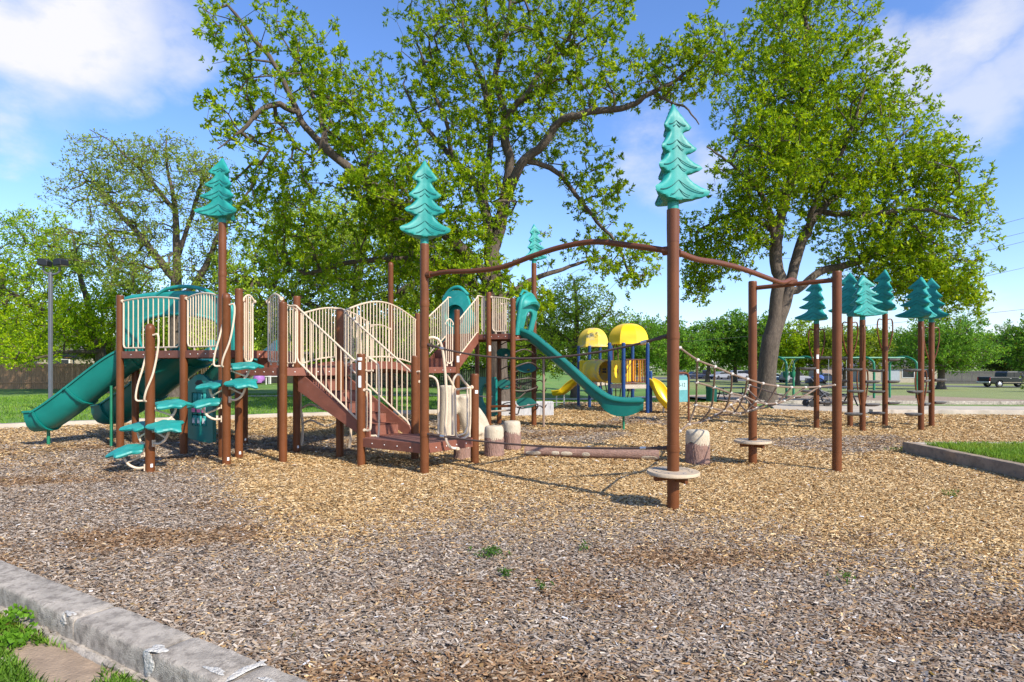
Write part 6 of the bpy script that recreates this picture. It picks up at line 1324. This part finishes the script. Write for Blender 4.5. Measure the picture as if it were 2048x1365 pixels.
def picnic(label, px, D, s=1.0, rot=0.1, extra=0.0):
    p = on_ground(px, D); T = thing('picnic_table', p.to_tuple(), label, 'picnic table', 'black picnic tables'); X = Vector((math.cos(rot), math.sin(rot), 0)); Yv = Vector((-X.y, X.x, 0))
    MB().box(p+Z3*0.75, (1.85*s, 0.75, 0.05), (X, Yv, Z3)).build('tabletop', M['black'], T, smooth=0, bevel=0.01)
    for q in (-1, 1): MB().box(p+Yv*0.68*q+Z3*0.45, (1.85*s, 0.26, 0.04), (X, Yv, Z3)).build('bench', M['black'], T, smooth=0, bevel=0.01)
    for q in (-1, 1):
        m = MB(); c = p+X*0.62*s*q
        for e in (-1, 1): m.tube(spline([c+Yv*0.22*e+Z3*0.72, c+Yv*0.25*e+Z3*0.45, c+Yv*0.55*e+Z3*0.12, c+Yv*0.66*e+Z3*0.02], 4), 0.028, 8)
        m.tube([c-Yv*0.68+Z3*0.42, c+Yv*0.68+Z3*0.42], 0.025, 8); m.build('leg_frame', M['black'], T)
picnic('black picnic table on the grass beside the green bin', 1466, 31, 1.0, 0.05); picnic('black picnic table on the concrete pad beside the stroller', 1668, 22.5, 0.95, -0.1)
bp = on_ground(1423, 30); BT = thing('trash_bin', bp.to_tuple(), 'dark green round litter bin on the grass', 'bin'); m = MB(); m.lathe([(0.24, 0), (0.26, .04), (0.27, .7), (0.285, .72), (0.285, .78)], bp, 24)
m.build('bin_body', M['dkgreen'], BT); MB().lathe([(0.29, .785), (0.27, .84), (0.12, .86), (0.11, .8)], bp, 24).build('lid', M['dkgreen'], BT)
stp = on_ground(1640, 21.6); ST = thing('stroller', stp.to_tuple(), 'black stroller with a blue bag parked on the concrete pad', 'stroller'); stp.z = 0.02
ST.location.z = 0.02; ORG[ST] = Vector(ST.location)
m = MB(); m.slab([(-.28, .42), (.2, .38), (.3, .5), (-.05, .62), (-.22, .95), (-.34, .9)], stp, Vector((1, 0, 0)), Z3, Vector((0, -1, 0)), 0.42); m.build('seat', M['black'], ST, smooth=0, bevel=0.03)
m = MB(); n = 9; vs = []; fs = []
for k in range(n+1):
    a = R(20+140*k/n)
    for y in (-.22, .22): vs.append(stp+Vector((-.16+.3*math.cos(a), y, .72+.34*math.sin(a))))
for k in range(n): fs.append((2*k, 2*k+1, 2*k+3, 2*k+2))
m.add(vs, fs); o = m.build('canopy', M['black'], ST); sm = o.modifiers.new('thick', 'SOLIDIFY'); sm.thickness = 0.015
m = MB()
for y in (-.23, .23): m.tube([stp+Vector((.42, y, .12)), stp+Vector((-.1, y, .6)), stp+Vector((-.42, y, 1.02))], 0.014, 8); m.tube([stp+Vector((-.4, y, .14)), stp+Vector((.15, y, .55))], 0.014, 8)
m.tube([stp+Vector((-.42, -.23, 1.02)), stp+Vector((-.42, .23, 1.02))], 0.016, 8); m.build('frame', M['grey'], ST)
for x in (-.4, .42):
    for y in (-.25, .25): MB().lathe([(0.09, -.02), (0.125, -.015), (0.125, .015), (0.09, .02)], stp+Vector((x, y, .125)), 16, axis=(Vector((1, 0, 0)), Z3, Vector((0, -1, 0)))).build('wheel', M['rubber'], ST)
m = MB().lathe([(0.05, 0), (0.14, .04), (0.15, .2), (0.05, .26)], stp+Vector((-.02, -.02, .9)), 12, wob=.1); bagm = pmat('blue_bag', (0.06, 0.12, 0.35), 0.7); o = m.build('bag', bagm, None, at=stp+Vector((-.02, 0, .9))); setp(o, 'small blue bag lying on the stroller canopy', 'bag')
def car(label, px, D, paint, kind_='suv', flip=1, group='cars parked far off beyond the lawn', rot=0.0, zoff=0.0):
    p = on_ground(px, D); p.z += 0.03+zoff; T = thing('parked_car', p.to_tuple(), label, 'car', group); X = Vector((math.cos(rot)*flip, math.sin(rot)*flip, 0)); Yv = Vector((-X.y, X.x, 0)); Wd = 1.82
    body = {'suv': [(-2.25, .42), (-2.3, .75), (-2.28, 1.0), (-2.1, 1.08), (1.15, 1.05), (2.05, .92), (2.3, .7), (2.3, .42), (1.9, .3), (-1.9, .3)], 'sedan': [(-2.25, .4), (-2.3, .7), (-2.25, .9), (-1.5, .95), (1.0, .93), (2.0, .8), (2.3, .62), (2.3, .38), (1.9, .26), (-1.9, .26)]}[kind_]
    cab = {'suv': [(-2.1, 1.06), (-1.95, 1.62), (-1.5, 1.72), (.2, 1.70), (.55, 1.58), (1.2, 1.04)], 'sedan': [(-1.6, .93), (-.95, 1.38), (-.6, 1.44), (.25, 1.42), (.5, 1.36), (1.15, .91)]}[kind_]
    MB().slab(body, p, X, Z3, Yv, Wd).build('body', paint, T, smooth=0, bevel=0.07)
    MB().slab(cab, p, X, Z3, Yv, Wd*0.86).build('cabin', paint, T, smooth=0, bevel=0.07)
    zs = [z for _, z in cab]; zb, zt = min(zs)+.06, max(zs)-.10
    w = [(q[0]*.93+(-.02), min(max(q[1], zb), zt)) for q in cab]
    MB().slab(w, p, X, Z3, Yv, Wd*0.875).build('side_window', M['glass'], T, smooth=0)
    for x in (-1.38, 1.42):
        for y in (-1, 1): MB().lathe([(0.2, -.1), (0.33, -.09), (0.34, 0), (0.33, .09), (0.2, .1)], p+X*x+Yv*(y*.84)+Z3*.34, 20, axis=(X, Z3, Yv)).build('wheel', M['rubber'], T)
    for y in (-.65, .65): MB().box(p+X*2.24+Yv*y+Z3*.72, (.1, .3, .14), (X, Yv, Z3)).build('headlight', M['white'], T, smooth=0)
    for y in (-.7, .7): MB().box(p-X*2.25+Yv*y+Z3*.85, (.1, .2, .2), (X, Yv, Z3)).build('tail_light', M['maroon'], T, smooth=0)
pb, pw, ps, pk, pr_, pg = car_paint('car_blue', (.02, .03, .055)), car_paint('car_white', (.33, .33, .34)), car_paint('car_silver', (.26, .27, .29)), car_paint('car_black', (.015, .015, .018)), car_paint('car_darkgrey', (.08, .085, .09)), car_paint('car_paleblue', (.3, .42, .55))
car('dark grey parked vehicle under the trees, left end of the parked row', 1362, 122, pr_, 'suv', -1, rot=1.2); car('dark blue parked car beneath the round trees', 1392, 120, pb, 'sedan', 1, rot=.3); car('black parked vehicle right of the dark blue car', 1412, 124, pk, 'suv', 1, rot=1.3)
car('white and silver parked car in the gap between two parking lot trees', 1440, 118, ps, 'sedan', -1, rot=.5); car('white parked vehicle near the brown net pole', 1478, 119, pw, 'suv', 1, rot=.7); car('dark parked vehicle next to the white one', 1497, 122, pk, 'suv', 1, rot=1.2)
car('pale blue parked car seen inside the swing frame', 1540, 96, pg, 'sedan', -1, rot=.2); car('silver parked car seen behind the bucket swings', 1590, 94, ps, 'suv', 1, rot=.2); car('dark blue car far behind the lone fir topped pole', 1648, 96, pb, 'sedan', 1, rot=.4)
# pickup
tp = on_ground(2016, 72); tp.z += 0.03; PT = thing('pickup_truck', tp.to_tuple(), 'black crew cab pickup truck with a tan stripe parked on the street', 'pickup truck'); tk_ = car_paint('truck_black', (.008, .012, .012)); tan_ = car_paint('truck_tan', (.30, .25, .18)); p = tp
# rear at left
X = Vector((1, .02, 0)).normalized(); Yv = Vector((-X.y, X.x, 0)); o_x = 0.0
def arch_cut(x0, r=.5, n=8): return [(x0-r*math.cos(math.pi*k/n), .42+r*math.sin(math.pi*k/n)*.95) for k in range(n+1)]
low = [(-3.0, .62), (-3.02, 1.0), (-2.98, 1.27), (-.95, 1.27), (1.05, 1.25), (2.3, 1.2), (2.85, 1.1), (2.95, .8), (2.93, .55)]+[(q[0], q[1]) for q in reversed(arch_cut(1.95))]+[(1.3, .45), (-1.3, .45)]+[q for q in reversed(arch_cut(-1.85))]+[(-2.5, .55)]
MB().slab(low, p, X, Z3, Yv, 1.98).build('body', tk_, PT, smooth=0, bevel=0.05)
MB().slab([(-1.0, 1.22), (-.9, 1.82), (-.7, 1.93), (.45, 1.93), (.75, 1.82), (1.45, 1.22)], p, X, Z3, Yv, 1.74).build('cabin', tk_, PT, smooth=0, bevel=0.07)
MB().slab([(-.86, 1.32), (-.78, 1.76), (-.08, 1.80), (-.08, 1.30)], p, X, Z3, Yv, 1.756).build('side_window', M['glass'], PT, smooth=0); MB().slab([(0.04, 1.30), (.04, 1.80), (.48, 1.78), (1.2, 1.30)], p, X, Z3, Yv, 1.756).build('side_window', M['glass'], PT, smooth=0)
MB().box(p-Yv*.995+Z3*.62, (3.0, .02, .06), (X, Yv, Z3)).build('side_stripe', tan_, PT, smooth=0); MB().box(p+X*1.05-Yv*1.08+Z3*1.38, (.14, .2, .22), (X, Yv, Z3)).build('side_mirror', M['steel'], PT, smooth=0, bevel=.03)
for x in (-.55, .55): MB().box(p+X*x-Yv*1.0+Z3*1.1, (.22, .03, .04), (X, Yv, Z3)).build('door_handle', M['steel'], PT, smooth=0)
for y in (-.9, .9): MB().box(p-X*2.97+Yv*y+Z3*1.0, (.12, .16, .42), (X, Yv, Z3)).build('tail_light', pmat('tail_red', (.4, .03, .025), .3), PT, smooth=0, bevel=.02)
MB().box(p-X*3.06+Z3*.62, (.16, 1.9, .2), (X, Yv, Z3)).build('bumper', M['steel'], PT, smooth=0, bevel=.03)
for x in (-1.85, 1.95):
    for y in (-1, 1):
        w = MB().lathe([(0.25, -.13), (0.4, -.12), (0.42, 0), (0.4, .12), (0.25, .13)], p+X*x+Yv*(y*.86)+Z3*.42, 24, axis=(X, Z3, Yv)).build('wheel', M['rubber'], PT); MB().lathe([(0.22, -.136), (0.24, -.12), (0.24, .12), (0.22, .136)], p+X*x+Yv*(y*.86)+Z3*.42, 16, axis=(X, Z3, Yv)).build('rim', M['steel'], w)
board_fence('wooden_fence', 'tall grey board fence across the street behind the pickup', (64.5, 88), (82, 86), 1.9, 'greyfence', bw=.2, seed=9)
house('cream house with garage across the street between the swing arches', (57, 95), (67, 93), 9, 2.5, 1.5, 'stucco', garage=.35, wins=((.6, 1.6, .9, 1.2), (.85, 1.6, .9, 1.2)))
house('low tan house behind the lone fir topped pole', (62, 118), (72, 116), 9, 2.6, 1.5, 'brick', wins=((.3, 1.6, .9, 1.2), (.7, 1.6, .9, 1.2)))
# overhead lines
def wire(label, a, b, sag=.5, r=.022):
    a, b = Vector(a), Vector(b); m = MB().tube([a.lerp(b, k/24)-Z3*(sag*4*(k/24)*(1-k/24)) for k in range(25)], r, 6); o = m.build('power_line', M['black'], None, at=a.lerp(b, .5)); setp(o, label, 'power line', 'overhead power lines')
wire('lowest power line crossing behind the fir toppers', W(1290, 690, 66), W(2300, 590, 62), .3); wire('topmost short power line at the right edge', W(1700, 520, 62), W(2300, 363, 60), .4)
wire('second power line from the top at the right edge', W(1700, 542, 62), W(2300, 397, 60), .4); wire('third power line from the top at the right edge', W(1700, 560, 62), W(2300, 415, 60), .4); wire('power line entering the right tree above the fir toppers', W(1700, 605, 63), W(2300, 473, 60), .4, .02)
# ------------------------------------------------------------------ sky, sun, camera
AZ, EL = R(136), R(38)          # azimuth clockwise from +Y
world = bpy.data.worlds.new('World'); scene.world = world; world.use_nodes = True; nt = world.node_tree; nt.nodes.clear()
out = N(nt, 'ShaderNodeOutputWorld'); sky = N(nt, 'ShaderNodeTexSky', sky_type='NISHITA', sun_disc=False, sun_elevation=EL, sun_rotation=AZ, altitude=150.0, air_density=1.0, dust_density=0.6, ozone_density=2.0)
hs = N(nt, 'ShaderNodeHueSaturation'); hs.inputs['Saturation'].default_value = 1.10; hs.inputs['Value'].default_value = 1.0; tn = N(nt, 'ShaderNodeMixRGB', blend_type='MULTIPLY'); tn.inputs[0].default_value = 1; tn.inputs[2].default_value = (.92, .95, 1.14, 1); nt.links.new(sky.outputs[0], tn.inputs[1]); nt.links.new(tn.outputs[0], hs.inputs['Color'])
bg = N(nt, 'ShaderNodeBackground'); bg.inputs[1].default_value = 0.15; nt.links.new(hs.outputs[0], bg.inputs[0])
tc = N(nt, 'ShaderNodeTexCoord'); nz = N(nt, 'ShaderNodeTexNoise', i_Scale=3.2, i_Detail=8.0, i_Roughness=0.58); mpn = N(nt, 'ShaderNodeMapping'); mpn.inputs['Scale'].default_value = (1, 1, 1.7); nt.links.new(tc.outputs['Generated'], mpn.inputs[0]); nt.links.new(mpn.outputs[0], nz.inputs['Vector'])
sub = N(nt, 'ShaderNodeVectorMath', operation='SUBTRACT'); sub.inputs[1].default_value = (.5, .5, .5); nt.links.new(nz.outputs['Color'], sub.inputs[0])
scl = N(nt, 'ShaderNodeVectorMath', operation='SCALE'); scl.inputs['Scale'].default_value = 0.22; nt.links.new(sub.outputs[0], scl.inputs[0])
addv = N(nt, 'ShaderNodeVectorMath', operation='ADD'); nt.links.new(tc.outputs['Generated'], addv.inputs[0]); nt.links.new(scl.outputs[0], addv.inputs[1])
last = None
for px, py, rp, amp in ((30, -10, 150, 1.0), (150, 30, 120, 1.0), (245, 45, 85, .9), (340, 85, 75, .75), (255, 140, 50, .6), (0, 185, 62, .9), (-160, 60, 100, 1), (1975, 25, 75, .8), (1890, 115, 80, .65), (1985, 185, 75, .6), (1850, 165, 65, .6), (2090, 120, 70, .55), (1300, 300, 95, .85), (1400, 320, 75, .7), (1995, 660, 45, .9), (1780, 90, 45, .5)):
    c = (W(px, py, 1)-Vector((0, 0, CH))).normalized(); dst = N(nt, 'ShaderNodeVectorMath', operation='DISTANCE'); dst.inputs[1].default_value = c; nt.links.new(addv.outputs[0], dst.inputs[0])
    mr = N(nt, 'ShaderNodeMapRange', interpolation_type='SMOOTHSTEP'); mr.inputs[1].default_value = rp/F*1.12; mr.inputs[2].default_value = rp/F*.40; mr.inputs[4].default_value = amp; nt.links.new(dst.outputs['Value'], mr.inputs[0])
    if last is None: last = mr.outputs[0]
    else: mxm = N(nt, 'ShaderNodeMath', operation='MAXIMUM'); nt.links.new(last, mxm.inputs[0]); nt.links.new(mr.outputs[0], mxm.inputs[1]); last = mxm.outputs[0]
ml = N(nt, 'ShaderNodeMath', operation='MULTIPLY'); nr = N(nt, 'ShaderNodeMapRange'); nr.inputs[1].default_value = .36; nr.inputs[2].default_value = .57; nt.links.new(nz.outputs['Fac'], nr.inputs[0]); nt.links.new(last, ml.inputs[0]); nt.links.new(nr.outputs[0], ml.inputs[1])
bc = N(nt, 'ShaderNodeBackground'); bc.inputs[0].default_value = (.96, .96, 1, 1); bc.inputs[1].default_value = 0.64
mx = N(nt, 'ShaderNodeMixShader'); nt.links.new(ml.outputs[0], mx.inputs[0]); nt.links.new(bg.outputs[0], mx.inputs[1]); nt.links.new(bc.outputs[0], mx.inputs[2]); nt.links.new(mx.outputs[0], out.inputs[0])
sun = bpy.data.lights.new('sun', 'SUN'); sun.energy = 4.4; sun.angle = R(0.6); sun.color = (1, .94, .84); so_ = bpy.data.objects.new('sun', sun); COL.objects.link(so_)
sd = Vector((math.sin(AZ)*math.cos(EL), math.cos(AZ)*math.cos(EL), math.sin(EL))); so_.rotation_euler = sd.to_track_quat('Z', 'Y').to_euler(); so_.location = (12, -12, 20)
cam = bpy.data.cameras.new('camera'); co = bpy.data.objects.new('camera', cam); COL.objects.link(co); co.location = (0, 0, CH); co.rotation_euler = (R(90), 0, 0)
cam.sensor_width = 36; cam.lens = 36*F/2048; cam.shift_y = (HY-682.5)/2048; cam.clip_end = 2000; cam.clip_start = .05; scene.camera = co
scene.view_settings.view_transform = 'Standard'; scene.view_settings.look = 'None'; scene.view_settings.gamma = 1; scene.view_settings.use_curve_mapping = False; scene.view_settings.exposure = 0.66
